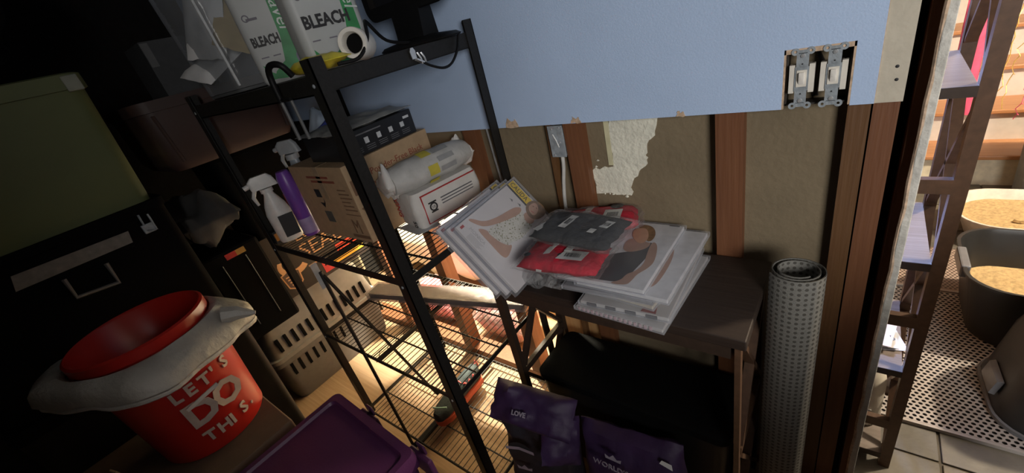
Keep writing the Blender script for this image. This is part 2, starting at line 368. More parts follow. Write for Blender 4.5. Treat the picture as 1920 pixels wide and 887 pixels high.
tinsel('loose gold tinsel strands hanging at the doorway edge in front of the stairs', 0.215, 2.22, 1.605, 0.80, GOLD2, 12, .03, 1)
tinsel('thin gold tinsel strand hanging right of the ladder shelf', 0.575, 2.22, 1.605, 0.45, GOLD, 3, .012, 2)
tinsel('short gold tinsel strands hanging behind the ladder shelf low on the stairs', 0.255, 2.22, 1.605, 0.40, GOLD2, 4, .012, 3)
tinsel('pink tinsel strands hanging over the stairs right of the ladder shelf', 0.665, 2.22, 1.605, 0.42, PNK, 2, .008, 4)
hr = thing('stair_rail', 'wooden rail above the stairs carrying the tinsel', 'rail', (.7, 2.22, 1.63))
MB().tube([(-.1, 2.22, 1.63), (1.7, 2.22, 1.63)], .02, 12).build('rail', TRD, hr, True)
for x in (-.08, 1.68): B('baluster', (x - .02, 2.20, -.005), (x + .02, 2.24, 1.615), TRD, hr)
pk = thing('pink_scarf', 'bright pink scarf hanging on the stairs behind the ladder shelf', 'scarf', (0.445, 2.345, 0.5))
MB().pillow(0.10, 0.62, 0.03, 12, .4, 9, 3, Matrix.Translation((0.0, -0.06, 0.27)) @ Euler((1.45, 0.0, 0.0)).to_matrix().to_4x4(), 3).build('cloth', mat('pink_cloth', (0.75, 0.10, 0.20), 0.8), pk, True, False)

# ------------------------------------------------------------------ X-braced furniture: ladder shelf and small table
def xframe(x, y0, y1, z0, z1, parent, t=0.022, DFRAME=DFRAME):
    MB().bar((x, y0, z0), (x, y1, z1), 0.012, t, (1, 0, 0)).build('cross_brace', DFRAME, parent)
    MB().bar((x, y1, z0), (x, y0, z1), 0.012, t, (1, 0, 0)).build('cross_brace', DFRAME, parent)
LAM = wood('grey_brown_board', (0.20, 0.165, 0.14), (0.27, 0.23, 0.20), 'X', 0.28)
ld = thing('ladder_shelf', 'tall narrow brown shelf unit with crossed side braces in the doorway', 'shelf', (-0.08, 0.32, 0))
for x in (-0.355, 0.195):
    for y in (0.165, 0.47): B('post', (x - 0.013, y - 0.013, 0), (x + 0.013, y + 0.013, 1.95), DFRAME, ld)
    for z0 in (0.06, 0.44, 0.80, 1.22, 1.6): xframe(x, 0.178, 0.457, z0, min(z0 + .34, 1.93), ld)
for z in (0.06, 0.42, 0.78, 1.195, 1.58, 1.94): B('shelf_board', (-0.342, 0.152, z - 0.018), (0.182, 0.483, z), LAM, ld)
for z in (0.06, 0.42, 0.78, 1.195, 1.58, 1.94): B('board_edge', (-0.342, 0.1495, z - 0.021), (0.182, 0.1518, z + 0.0005), TFRAME, ld)  # dark strips added over the unlit board fronts, shade as colour
for z in (0.20, 0.60, 0.985): B('front_rail', (-0.342, 0.152, z - 0.022), (0.182, 0.170, z + 0.012), DFRAME, ld)

tb = thing('side_table', 'small dark brown table with crossed end braces below the cut wall', 'table', (-0.47, -0.15, 0))
B('tabletop', (-0.832, -0.312, 0.808), (-0.122, -0.004, 0.836), DWOOD, tb, bev=0.003)
for x, fm in ((-0.815, TFRAME), (-0.139, DFRAME)):  # right end in lighter brown, its lit look put into the colour
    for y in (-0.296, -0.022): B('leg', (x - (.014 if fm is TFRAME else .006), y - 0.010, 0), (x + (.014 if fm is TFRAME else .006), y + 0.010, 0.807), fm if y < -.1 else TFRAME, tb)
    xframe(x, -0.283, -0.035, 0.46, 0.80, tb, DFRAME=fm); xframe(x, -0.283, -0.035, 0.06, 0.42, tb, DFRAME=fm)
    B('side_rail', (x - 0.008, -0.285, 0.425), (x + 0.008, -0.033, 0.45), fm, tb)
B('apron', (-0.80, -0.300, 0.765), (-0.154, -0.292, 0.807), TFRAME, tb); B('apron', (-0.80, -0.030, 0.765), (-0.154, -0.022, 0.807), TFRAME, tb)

# ------------------------------------------------------------------ the wire rack
rk = thing('wire_rack', 'tall black metal rack with wire shelves against the blue wall', 'rack', (-1.29, -0.285, 0))
XL, XR, YF, YB = -1.705, -0.880, -0.545, -0.028
for x, sx in ((XL, 1), (XR, -1)):
    for y, sy in ((YF, 1), (YB, -1)):
        p = MB().box((min(x, x + sx * .034), min(y, y + sy * .003), 0), (max(x, x + sx * .034), max(y, y + sy * .003), 1.545))
        p.box((min(x, x + sx * .003), min(y, y + sy * .034), 0), (max(x, x + sx * .003), max(y, y + sy * .034), 1.545)); p.build('post', BLACK, rk)
        for z in (1.492, .965, .52):
            MB().lathe([(.0045, 0), (.0045, .001), (.003, .0025), (0, .003)], (x + sx * .018, y if sy > 0 else y, z), 8, rot=(PI / 2, 0, 0)).build('screw', STEEL, rk)
wire = None
for z, h in ((1.513, .040), (.985, .022), (.535, .018), (.050, .018)):
    sh = MB()
    sh.box((XL + .004, YF + .004, z - h), (XR - .004, YF + .008, z)).box((XL + .004, YB - .008, z - h), (XR - .004, YB - .004, z))
    sh.box((XL + .004, YF + .004, z - h), (XL + .008, YB - .004, z)).box((XR - .008, YF + .004, z - h), (XR - .004, YB - .004, z))
    if h > .03:
        sh.box((XL + .004, YF + .004, z - h), (XR - .004, YF + .022, z - h + .003)).box((XR - .024, YF + .004, z - h), (XR - .004, YB - .004, z - h + .003))
    sh = sh.build('shelf', BLACK, rk)
    for xc in (-1.31,):
        B('center_bar', (xc - .006, YF + .01, z - .022), (xc + .006, YB - .01, z - .006), BLACK, sh)
    for y in (-.425, -.300, -.165):
        MB().tube([(XL + .01, y, z - .006), (XR - .01, y, z - .006)], .0035, 6).build('cross_rod', WIRE, sh)
    n = 33
    w0 = MB().tube([(0, YF + .006, 0), (0, YB - .006, 0)], .0016, 5).build('shelf_wire', WIRE, None)
    for i in range(n):
        c = w0.copy(); COL.objects.link(c); c.parent = sh; c.location = Vector((XL + .022 + (XR - XL - .044) * i / (n - 1), 0, z - .0005)) - rk.location
    bpy.data.objects.remove(w0)
    if .1 < z < 1.2:   # wire truss along the joint between the two shelf grids
        tr_ = MB(); 
        for dz in (-.004, -.034): tr_.tube([(-1.335, YF + .01, z + dz), (-1.335, YB - .01, z + dz)], .0024, 5)
        P = [(-1.335, YF + .02 + i * .021, z - (.004 if i % 2 else .034)) for i in range(24)]
        tr_.tube(P, .0016, 4); tr_.build('wire_truss', WIRE, sh)
MB().tube([(-1.335, -.560, .94), (-1.335, -.562, .0)], .0065, 8).build('center_leg', BLACK, rk)
MB().bar((-1.335, -.565, .022), (-1.335, -.04, .022), .014, .016).build('floor_rail', BLACK, rk)
MB().bar((-1.335, -.556, .925), (-1.335, -.365, .14), .016, .008).build('diagonal_brace', BLACK, rk)
MB().bar((-1.345, -.566, .975), (-1.338, -.568, .880), .022, .002).build('tape_strip', mat('grey_tape', (.45, .44, .42), .5), rk)

# ------------------------------------------------------------------ on the rack's top shelf
ZT = 1.5146
cb = thing('clear_storage_bin', 'clear plastic bin with white papers and tan card at the rack top left', 'bin', (-1.52, -.36, ZT))
P = rrect(.30, .30, .03)
MB().loft([at(P, .003, s=.90), at(P, .05, s=.93), at(P, .42, s=1.06)], True, False).build('bin_wall', clear('grey_clear_plastic', (.80, .82, .84), .16, .2, .3, 9), cb, True, False)
MB().loft([at(P, .0, s=.86), at(P, .012, s=.91)], True, True).build('bin_base', BPLAST, cb, True, False)
MB().bar((.132, -.132, .02), (.158, -.158, .42), .006, .006).build('corner_rib', mat('frosted_edge', (.62, .64, .66), .35), cb, world=False)
for i, (a, b, c, mm) in enumerate([((-.06, -.10, .10), (.14, .16, .03), (.5, .3, .2), 0), ((.0, -.09, .2), (.13, .2, .03), (1.2, .2, .5), 0), ((.07, -.02, .17), (.14, .18, .012), (1.0, .5, 1.2), 1), ((.03, .03, .30), (.2, .16, .012), (.9, .7, .3), 1), ((-.05, .02, .27), (.18, .14, .04), (.8, .2, .7), 0)]):
    M = Matrix.Translation(a) @ Euler(c).to_matrix().to_4x4()
    MB().pillow(b[0], b[1], b[2], 8, .4, 14, 4, M, i).build('crumpled_paper' if mm == 0 else 'tan_card', PAPER if mm == 0 else mat('tan_card', (.48, .36, .17), .8), cb, True, False)

GREEN = mat('green_label', (.035, .25, .08), .5, var=.35, scale=14); LABEL = mat('grey_white_label', (.44, .455, .45), .5, var=.06, scale=12)
def jug(lab, x, y, rz, w_, d_, fr, bs, bx):
    t = thing('bleach_jug', lab, 'jug', (x, y, ZT), rz, 'bleach jugs on the rack top')
    P = rrect(w_, d_, .022)
    MB().loft([at(P, 0, s=.94), at(P, .010), at(P, .30), at(P, .34, s=.8), at(rrect(.05, .05, .0245), .40)], True, True).build('jug_body', LABEL, t, True, False)
    MB().lathe([(.024, .40), (.024, .43), (0, .43)], n=20).build('cap', GREEN, t, True, False)
    xs = -w_ / 2 + w_ * fr; yq = -d_ / 2 - .0002; e = w_ / 2 - .020
    MB().prism([(xs - .03, .0), (e, .0), (e, .30), (xs + .012, .30), (xs + .004, .10), (xs - .01, .04)], (0, yq, .010), (1, 0, 0), (0, 0, 1), .0008).build('green_panel', GREEN, t, world=False)
    MB().prism(ragged([(-w_ / 2 + .02, .0), (xs, .0), (xs - .01, .04), ((xs - w_ / 2) / 2, .018), (-w_ / 2 + .04, .016), (-w_ / 2 + .02, .04)], 3, .003), (0, yq, .010), (1, 0, 0), (0, 0, 1), .0006).build('green_splash', GREEN, t, world=False)
    MB().prism([(w_ * .5, .0), (w_ * .5 + .0001, 0), (w_ * .5 + .0001, .29), (w_ * .5, .29)], (0, 0, .01), (1, 0, 0), (0, 0, 1), .0001)
    text('BLEACH', bs, (-w_ / 2 + .018, yq - .0012, .096), (1, 0, 0), (0, 0, 1), INK, t, world=False, ext=.0006, sx=bx, bold=.0014)
    MB().box((-w_ / 2 + .03, yq - .0012, .158), (-w_ / 2 + .03 + bs * 1.4 * bx, yq, .164)).build('small_print', mat('violet_grey_ink', (.16, .15, .18), .6), t, world=False)
    MB().lathe([(.006, 0), (.009, 0), (.009, .0008), (.006, .0008)], (-w_ / 2 + .03, yq + .0002, .165), 14, rot=(PI / 2, 0, 0)).build('small_print', MATS['violet_grey_ink'], t, world=False)
    for i in range(2): MB().box((-w_ / 2 + .025 + .05 * i * bx, yq - .001, .066), (-w_ / 2 + .045 + .05 * i * bx, yq, .069)).build('small_print', MATS['violet_grey_ink'], t, world=False)
    text('de Javel', .046, (xs + .012, yq - .0012, .265), (0, 0, -1), (1, 0, 0), mat('pale_ink', (.62, .66, .64), .5), t, world=False, shear=.2, ext=.0006, sx=1.0)
    if fr < .6: MB().lathe([(0, 0), (.013, 0), (.013, .001), (0, .001)], (xs + .035, yq - .0004, .048), 18, 1, 1.5, rot=(PI / 2, 0, 0)).build('oval_badge', mat('violet_badge', (.14, .12, .18), .5), t, world=False)
    return t
jug('bleach jug with a wide green panel, beside the clear bin', -1.275, -.365, .96, .19, .09, .47, .032, .62)
jug('bleach jug with the large black word on its broad white panel, behind the white roll', -1.085, -.345, 1.36, .175, .09, .70, .038, .86)
yp = thing('yellow_packet', 'crumpled yellow packet lying under the bleach jugs at the rack corner', 'packet', (-1.0, -.456, ZT), -.15)
MB().pillow(.19, .085, .030, 10, .5, 20, 3, Matrix.Translation((0, 0, .019)), 5).build('wrapper', mat('yellow_film', (.66, .56, .03), .4, var=.2, scale=40), yp, True, False)
B('black_print', (-.01, -.052, .0225), (.05, -.022, .0255), INK, yp, rot=(.35, 0, 0))
bpy.data.objects['black_print'].location = (0, 0, 0)
rl = thing('white_roll', 'white hollow roll lying on the rack top rail with a black cord around it', 'roll', (-.925, -.385, ZT))
ax = Vector((.62, -.76, .10)).normalized(); c0 = Vector((-.925, -.385, ZT + .036))
Q = ax.to_track_quat('Z', 'Y').to_euler()
MB().lathe([(.022, -.038), (.032, -.038), (.0335, -.034), (.0335, .036), (.032, .039), (.024, .039), (.022, .036), (.022, -.038)], c0, 36, rot=Q).build('shell', mat('matte_white', (.70, .67, .61), .6), rl, True)
MB().lathe([(0, .010), (.0218, .010), (.0218, .012), (0, .012)], c0, 24, rot=Q).build('dark_core', VOID, rl)
mo = thing('monitor', 'small black monitor on a round foot at the wall end of the rack top', 'monitor', (-1.0, -.13, ZT))
P = rrect(.33, .29, .035)
MB().loft([[(p[0] - .0, -.022, .25 + p[1] - .018) for p in P], [(p[0], -.018, .25 + p[1] - .018) for p in [(a * 1.02, b * 1.02) for a, b in P]], [(p[0] * .95, .028, .25 + p[1] * .95 - .018) for p in P]]).build('housing', BPLAST, mo, True, False)
B('screen', (-1.14, -.1535, ZT + .12), (-.86, -.1518, ZT + .355), mat('dark_screen', (.01, .01, .012), .12), mo)
MB().loft([[( .055 * s_, .03 * q_, 0.012) for s_, q_ in ((-1, -1), (1, -1), (1, 1), (-1, 1))], [(.06 * s_, .02 * q_, .12) for s_, q_ in ((-1, -1), (1, -1), (1, 1), (-1, 1))]]).build('neck', BPLAST, mo, False, False)
MB().lathe([(0, 0), (.14, 0), (.145, .004), (.13, .012), (.03, .022), (0, .022)], n=36, sy=.62).build('foot', BPLAST, mo, True, False)
tag(MB().tube(crv([(-.96, -.20, ZT + .01), (-.965, -.27, ZT + .03), (-.930, -.335, ZT + .074), (-.905, -.36, ZT + .072), (-.884, -.385, ZT + .04), (-.888, -.42, ZT + .008), (-.90, -.47, ZT + .006)]), .0042, 8).build('power_cord', BPLAST, smooth=True), 'black cord looped over the white roll on the rack top', 'cord')
tag(MB().tube(crv([(-.877, -.262, 1.482), (-.870, -.235, 1.462), (-.868, -.195, 1.447), (-.868, -.160, 1.452), (-.870, -.125, 1.478), (-.872, -.11, 1.50), (-.874, -.10, 1.520), (-.90, -.10, 1.524)]), .0035, 8).build('cord', BPLAST, smooth=True), 'black cord sagging below the top rail beside the metal clip', 'cord')
cl = thing('metal_clip', 'shiny metal clip clamped on the rack top rail', 'clip', (-.8765, -.268, 1.49))
MB().prism([(-.008, .0), (.006, .0), (.007, .018), (.002, .026), (-.005, .026), (-.010, .018)], (-.8790, -.272, 1.487), (0, 1, 0), (0, 0, 1), .0022).build('clip_tab', CHROME, cl)
MB().tube([(-.8755, -.262, 1.500), (-.872, -.258, 1.485), (-.8745, -.255, 1.472)], .0025, 6).tube([(-.8755, -.250, 1.498), (-.872, -.246, 1.485), (-.8745, -.243, 1.474)], .0025, 6).build('clip_spring', CHROME, cl, True)
MB().bar((-.8765, -.270, 1.485), (-.8765, -.250, 1.474), .004, .012, (1, 0, 0)).build('clip_jaw', CHROME, cl)
cn = thing('hanging_hook', 'short black hook with two thin rods hung over the rack rail beside the near post', 'hook', (-1.03, -.556, 1.40))
MB().tube(crv([(-.985, -.535, 1.522), (-.985, -.548, 1.545), (-1.0, -.556, 1.553), (-1.020, -.560, 1.550), (-1.034, -.560, 1.535), (-1.038, -.560, 1.505), (-1.040, -.559, 1.475)]), .007, 10).build('hook_bend', BPLAST, cn, True)
RODM = mat('dull_grey_rod', (.09, .09, .09), .4)
MB().tube([(-1.040, -.559, 1.48), (-1.046, -.556, 1.385)], .0045, 8).build('rod', RODM, cn, True)
MB().tube([(-.998, -.556, 1.475), (-1.004, -.553, 1.385)], .004, 8).build('rod', RODM, cn, True)
MB().tube([(-1.040, -.559, 1.48), (-.998, -.556, 1.478)], .0045, 8).build('rod_bridge', BPLAST, cn, True)

# ------------------------------------------------------------------ on the rack's middle shelf
ZM = .9866
gb = thing('glove_carton', 'brown glove carton on the middle rack shelf behind the near post', 'carton', (-1.36, -.235, ZM))
B('carton_body', (-1.545, -.415, ZM), (-1.195, -.055, ZM + .265), CARD, gb, bev=.002)
GX = -1.1950; RB = mat('red_brown_ink', (.26, .07, .04), .8)
text('Powder-Free Black', .030, (GX + .0006, -.325, ZM + .205), (0, 1, 0), (0, 0, 1), RB, gb)
text('Nitrile Textured Gloves', .026, (GX + .0006, -.330, ZM + .165), (0, 1, 0), (0, 0, 1), RB, gb)
MB().prism([(0, 0), (.05, 0), (.05, .05), (0, .05)], (GX, -.405, ZM + .165), (0, 1, 0), (0, 0, 1), .0006).build('printed_block', BROWNINK, gb)
MB().prism([(0, .03), (.06, .05), (.03, .0)], (GX, -.405, ZM + .09), (0, 1, 0), (0, 0, 1), .0006).build('printed_block', BROWNINK, gb)
FY = -.4150
text('M', .075, (-1.275, FY - .0006, ZM + .03), (1, 0, 0), (0, 0, 1), BROWNINK, gb, sx=.8)
for i, zz in enumerate((.225, .21)): MB().box((-1.44 + .02 * i, FY - .0006, ZM + zz), (-1.30 + .03 * i, FY + .0004, ZM + zz + .008)).build('printed_line', RB, gb)
for i in range(6): MB().box((-1.275, FY - .0006, ZM + .185 - i * .014), (-1.225 + .01 * (i % 3), FY + .0004, ZM + .189 - i * .014)).build('printed_line', BROWNINK, gb)
B('printed_line', (-1.285, FY - .0006, ZM + .098), (-1.2, FY + .0004, ZM + .101), BROWNINK, gb)
B('printed_line', (-1.30, FY - .0006, ZM + .012), (-1.2, FY + .0004, ZM + .024), BROWNINK, gb)
for q in ([(0, 0), (.036, 0), (.036, .03), (0, .03)],): MB().prism(q, (-1.43, FY + .0002, ZM + .155), (1, 0, 0), (0, 0, 1), .0008).build('printed_icon', INK, gb)
MB().prism([(0, .02), (.034, .02), (.034, .036), (.02, .0)], (-1.425, FY + .0002, ZM + .115), (1, 0, 0), (0, 0, 1), .0008).build('printed_icon', INK, gb)
MB().prism([(0, 0), (.046, 0), (.046, .042), (0, .042)], (-1.425, FY + .0002, ZM + .06), (1, 0, 0), (0, 0, 1), .0008).build('printed_icon', mat('grey_print', (.10, .10, .09), .8), gb)
B('packing_tape', (-1.374, -.4156, ZM + .15), (-1.346, -.0545, ZM + .2658), mat('tan_tape', (.36, .25, .15), .35), gb)
bb = thing('black_box', 'flat black printed box under grey film on the glove carton', 'box', (-1.31, -.225, ZM + .266))
zb = ZM + .2661
B('box_body', (-1.43, -.375, zb), (-1.205, -.085, zb + .080), mat('glossy_black_card', (.016, .016, .018), .35), bb, bev=.002)
WI = mat('white_print', (.60, .62, .64), .6)
for i in range(5):
    y = -.345 + i * .050; B('white_icon', (-1.2055, y, zb + .030 + .001 * i), (-1.2042, y + .016, zb + .050), WI, bb)
    for j in range(3): B('fine_print', (-1.2055, y, zb + .010 + j * .006), (-1.2044, y + .034, zb + .0118 + j * .006), mat('grey_fine_print', (.16, .16, .17), .6), bb)
B('fine_print', (-1.2055, -.35, zb + .062), (-1.2044, -.22, zb + .066), MATS['grey_fine_print'], bb)
B('white_icon', (-1.2055, -.125, zb + .056), (-1.2042, -.10, zb + .064), WI, bb)
MB().pillow(.25, .31, .018, 12, .6, 16, 6, Matrix.Translation((-1.32, -.235, zb + .089)), 9).build('grey_film', mat('silver_film', (.42, .43, .42), .3, var=.2, scale=20), bb, True)
bg = thing('blue_white_bag', 'blue and white plastic bag slumped behind the glove carton', 'bag', (-1.60, -.17, ZM))
MB().pillow(.10, .20, .33, 14, .2, 12, 2.5, Matrix.Translation((-1.60, -.17, ZM + .225)), 12).build('bag_body', mat('pale_blue_film', (.42, .50, .60), .4, var=.15, scale=10), bg, True)
MB().bar((-1.563, -.26, ZM + .33), (-1.556, -.20, ZM + .36), .02, .01).build('blue_stripe', mat('blue_ink', (.05, .07, .35), .5), bg)

def spray(lab, x, y, rz, r, h, m, mh, group='spray bottles on the middle rack shelf'):
    t = thing('spray_bottle', lab, 'bottle', (x, y, ZM), rz, group)
    MB().lathe([(0, .0), (r * .92, .0), (r, .008), (r, h * .45), (r * .82, h * .58), (r * .42, h * .74), (r * .36, h * .80), (0, h * .80)], n=24, sy=.72).build('bottle_body', m, t, True, False)
    MB().lathe([(r * .5, h * .78), (r * .5, h * .84), (0, h * .84)], n=18).build('collar', mh, t, True, False)
    MB().loft([[(a, b * .5, h * z_ ) for a, b in rrect(.09, .05, .012)] for z_ in (.85,)] + [[(a * .95 - .006, b * .45, h * .86 + .03) for a, b in rrect(.09, .05, .012)], [(a * .6 - .004, b * .35, h * .86 + .045) for a, b in rrect(.09, .05, .012)]]).build('spray_head', mh, t, True, False)
    MB().tube([(-.045, 0, h * .86 + .02), (-.064, 0, h * .86 + .016)], .009, 10).build('nozzle', mh, t, True, False)
    MB().tube([(-.036, 0, h * .86), (-.050, 0, h * .86 - .025), (-.046, 0, h * .86 - .055)], [.007, .007, .005], 8).build('trigger', mh, t, True, False)
    return t
PURP = mat('purple_plastic', (.17, .06, .36), .35, var=.15, scale=10)
s1 = spray('white spray bottle with a black label at the shelf edge', -1.645, -.480, 1.25, .043, .25, WHITE, WHITE)
MB().prism([(-.026, .02), (.026, .02), (.030, .105), (-.022, .105)], (.010, -.0335, 0), (1, 0, .0), (0, 0, 1), .0016).build('black_label', INK, s1, world=False)
B('grey_stripe', (-.010, -.0360, .062), (.036, -.0350, .068), mat('grey_print2', (.3, .3, .3), .6), s1)
bpy.data.objects['grey_stripe'].location = (0, 0, 0)
s2 = thing('purple_bottle', 'slim purple bottle standing against the glove carton', 'bottle', (-1.578, -.428, ZM))
MB().lathe([(0, 0), (.026, 0), (.029, .006), (.029, .20), (.027, .235), (.020, .255), (0, .258)], n=24).build('bottle_body', PURP, s2, True, False)
MB().lathe([(.0292, .012), (.0296, .014), (.0296, .07), (.0292, .072)], n=24).build('pale_label', mat('lilac_label', (.36, .28, .5), .5), s2, True, False)
spray('hazy blue spray bottle standing behind the white one', -1.655, -.335, .45, .048, .34, mat('hazy_blue_plastic', (.36, .42, .48), .3), mat('grey_plastic', (.40, .42, .44), .4))
rb = thing('red_bottle', 'narrow red bottle behind the white spray bottle', 'bottle', (-1.682, -.415, ZM))
MB().lathe([(0, 0), (.019, 0), (.02, .004), (.02, .10), (.008, .13), (.008, .155), (0, .155)], n=18).build('bottle_body', mat('red_gloss', (.40, .01, .03), .35), rb, True, False)
ob_ = thing('orange_label_box', 'small dark box with an orange label beside the far rack post', 'box', (-1.672, -.495, ZM))
B('box_body', (-1.695, -.535, ZM), (-1.655, -.49, ZM + .05), INK, ob_); B('orange_label', (-1.6552, -.532, ZM + .012), (-1.6545, -.493, ZM + .042), mat('orange_print', (.55, .22, .04), .6), ob_)

# bag of mix with its top rolled
ba = thing('cement_bag', 'white paper mix bag with red frame and red lettering on the middle rack shelf', 'bag', (-1.100, -.165, ZM), math.radians(80))
BAGP = mat('bag_paper', (.62, .60, .57), .75, var=.06, scale=16, bump=.35, bscale=30)
P = rrect(.27, .125, .020, 4)
LP = []
for z_, s_ in ((.0, .95), (.012, 1.0), (.06, 1.03), (.10, 1.0), (.122, .92)): LP.append([(x * s_ + .004 * noise.noise(Vector((x * 30, y * 30, z_ * 30))), y * s_ + .005 * noise.noise(Vector((y * 30, x * 30, z_ * 25))), z_) for x, y in P])
MB().loft(LP).build('bag_body', BAGP, ba, True, False)
RL = mat('red_print', (.45, .03, .03), .7)
yf = -.0665
for lo, hi in (((-.105, yf, .012), (-.102, yf + .004, .108)), ((-.105, yf, .1065), (.12, yf + .006, .1095)), ((-.105, yf, .010), (.12, yf + .004, .0115))): MB().box(lo, hi).build('red_frame_line', RL, ba, world=False)
MB().lathe([(.010, 0), (.015, 0), (.015, .0015), (.010, .0015)], (-.07, yf - .0002, .06), 20, rot=(PI / 2, 0, 0)).box((-.085, yf - .0012, .074), (-.055, yf + .002, .078)).box((-.083, yf - .0012, .042), (-.057, yf + .002, .046)).build('round_badge', INK, ba, world=False)
text('10', .014, (-.078, yf - .0016, .055), (1, 0, 0), (0, 0, 1), INK, ba, world=False)
for i in range(3): MB().box((-.035, yf - .0006, .074 - i * .010), (.10, yf + .003, .0775 - i * .010)).build('printed_line', mat('grey_ink', (.12, .12, .13), .7), ba, world=False)
xf = -.1395
text('VING', .040, (xf - .0008, .056, .106), (0, 0, -1), (0, -1, 0), RL, ba, world=False, sx=.75)
text('50', .030, (xf - .0008, -.030, .034), (0, 0, -1), (0, -1, 0), INK, ba, world=False, sx=.8)
text('MIX', .018, (xf - .0008, .060, .112), (0, 0, -1), (0, -1, 0), INK, ba, world=False, sx=.8)
# rolled top part
RP = []
for i in range(15):
    u = -1 + 2 * i / 14; x = u * .155; rad = .056 * (1 - .22 * abs(u) ** 4)
    RP.append([(x, .012 + rad * 1.12 * math.cos(a) + .004 * noise.noise(Vector((x * 25, math.cos(a) * 2, math.sin(a) * 2))), .166 + rad * .9 * math.sin(a) + .004 * noise.noise(Vector((x * 30, math.sin(a) * 2, 3)))) for a in [2 * PI * j / 20 for j in range(20)]])
MB().loft(RP).build('rolled_top', mat('bag_paper_grey', (.50, .49, .47), .75, var=.12, scale=24, bump=.5, bscale=30), ba, True, False)
def band(name, x0, x1, m, e=.0012, a0=0, a1=20):
    g = MB(); R0 = []
    for x in (x0, x1):
        u = x / .155; rad = .056 * (1 - .22 * abs(u) ** 4) + e
        R0.append([g.bm.verts.new((x, .012 + (rad * 1.12 + .003) * math.cos(a), .166 + (rad * .9 + .003) * math.sin(a))) for a in [2 * PI * j / 20 for j in range(a0, a1 + 1)]])
    for j in range(a1 - a0): g.bm.faces.new((R0[0][j], R0[0][j + 1], R0[1][j + 1], R0[1][j]))
    return g.build(name, m, ba, True, False)
YL = mat('yellow_print', (.55, .46, .06), .7)
band('yellow_patch', -.035, .004, YL, a0=5, a1=7); band('yellow_patch', -.035, .004, YL, a0=9, a1=11); band('yellow_patch', -.035, .004, YL, a0=12, a1=13)
for i in range(5): band('printed_line', .012, .075, MATS['grey_ink'] if False else mat('pale_grey_ink', (.30, .30, .30), .7), .0004 , a0=6 + i, a1=7 + i) if i % 2 == 0 else None
MB().pillow(.06, .085, .07, 10, .8, 30, 2, Matrix.Translation((-.150, .012, .166)), 21).build('torn_end', BAGP, ba, True, False)
MB().pillow(.05, .09, .085, 10, .5, 24, 2, Matrix.Translation((.145, .012, .160)), 22).build('tied_end', BAGP, ba, True, False)
pp = thing('paper_sheet', 'grey printed sheet lying under the mix bag at the shelf edge', 'paper', (-1.10, -.29, ZM))
MB().prism([(-.07, -.03), (.06, -.05), (.09, .03), (-.03, .05)], (-1.115, -.285, ZM + .0005), (1, 0, 0), (0, 1, 0), .0015).build('sheet', mat('grey_paper', (.45, .45, .45), .7), pp)
rs = tag(MB().prism([(-.03, -.06), (.0, -.075), (.045, .10), (.02, .11)], (-.995, -.215, ZM + .0008), (1, 0, 0), (0, 1, 0), .0012).build('red_card', mat('red_card', (.50, .03, .02), .6)), 'red card edge showing beneath the mix bag', 'card')

# ------------------------------------------------------------------ on the lower shelves
pl = thing('wrapped_plank', 'long plank wrapped in grey clear plastic on the third rack shelf', 'plank', (-1.33, -.16, .5375))
a_, b_ = Vector((-1.695, -.255, .555)), Vector((-.93, -.075, .555))
MB().bar(a_, b_, .075, .030).build('plank_core', mat('plank_brown', (.11, .082, .07), .7), pl)
MB().bar(a_ - (b_ - a_) * .012, b_ + (b_ - a_) * .02, .095, .036).build('plastic_wrap', clear('grey_wrap', (.72, .68, .68), .16, .25, .8, 12), pl)
sn = thing('running_shoe', 'black running shoe with orange sole lying on the bottom rack shelf', 'shoe', (-1.280, -.30, .0515), 0)
def shoe_ring(y, w_, z0, z1, n=14): return [(w_ * math.cos(a), y, (z0 + z1) / 2 + (z1 - z0) / 2 * math.sin(a)) for a in [2 * PI * i / n for i in range(n)]]
ys = [(-.145, .012, .022, .040), (-.135, .030, .018, .060), (-.10, .044, .018, .074), (-.05, .046, .018, .086), (0, .040, .018, .104), (.05, .037, .018, .108), (.10, .038, .018, .110), (.135, .032, .018, .105), (.148, .012, .03, .09)]
MB().loft([shoe_ring(*q) for q in ys]).build('upper', mat('black_mesh_fabric', (.03, .045, .05), .8, bump=.3, scale=60), sn, True, False)
MB().loft([[(x * s_, y, z_) for x, y in [(q[1] * 1.04 * sg, q[0]) for sg, seq in ((1, ys), (-1, ys[::-1])) for q in seq]] for z_, s_ in ((0, .94), (.012, 1.04), (.028, 1.02))]).build('sole', mat('orange_sole', (.55, .10, .05), .6), sn, True, False)
TEAL = mat('teal_trim', (.25, .42, .38), .6); PKM = mat('coral_print', (.75, .16, .16), .6)
MB().tube([(-.034, -.118, .068), (-.012, -.120, .079), (.012, -.112, .083), (.034, -.095, .079)], .004, 6).build('toe_trim', TEAL, sn, True, False)
MB().tube([(.030, .03, .100), (.040, .045, .080), (.038, .06, .095), (.041, .075, .075), (.036, .09, .098)], .005, 6).build('side_logo', PKM, sn, True, False)
for i in range(4): MB().tube([(-.022, -.03 + i * .018, .092 + .003 * i), (0, -.03 + i * .018, .100 + .003 * i), (.022, -.03 + i * .018, .092 + .003 * i)], .0028, 6).build('lace', PKM if i % 2 else BPLAST, sn, True, False)
MB().tube([(.0, .148, .06), (.0, .158, .085), (.0, .15, .112), (.0, .142, .10)], .004, 6).build('heel_tab', PKM, sn, True, False)
MB().tube(crv([(-.02, -.05, .088), (-.05, -.062, .098), (-.068, -.07, .09), (-.05, -.055, .085)]), .0025, 5).build('lace_loop', BPLAST, sn, True, False)

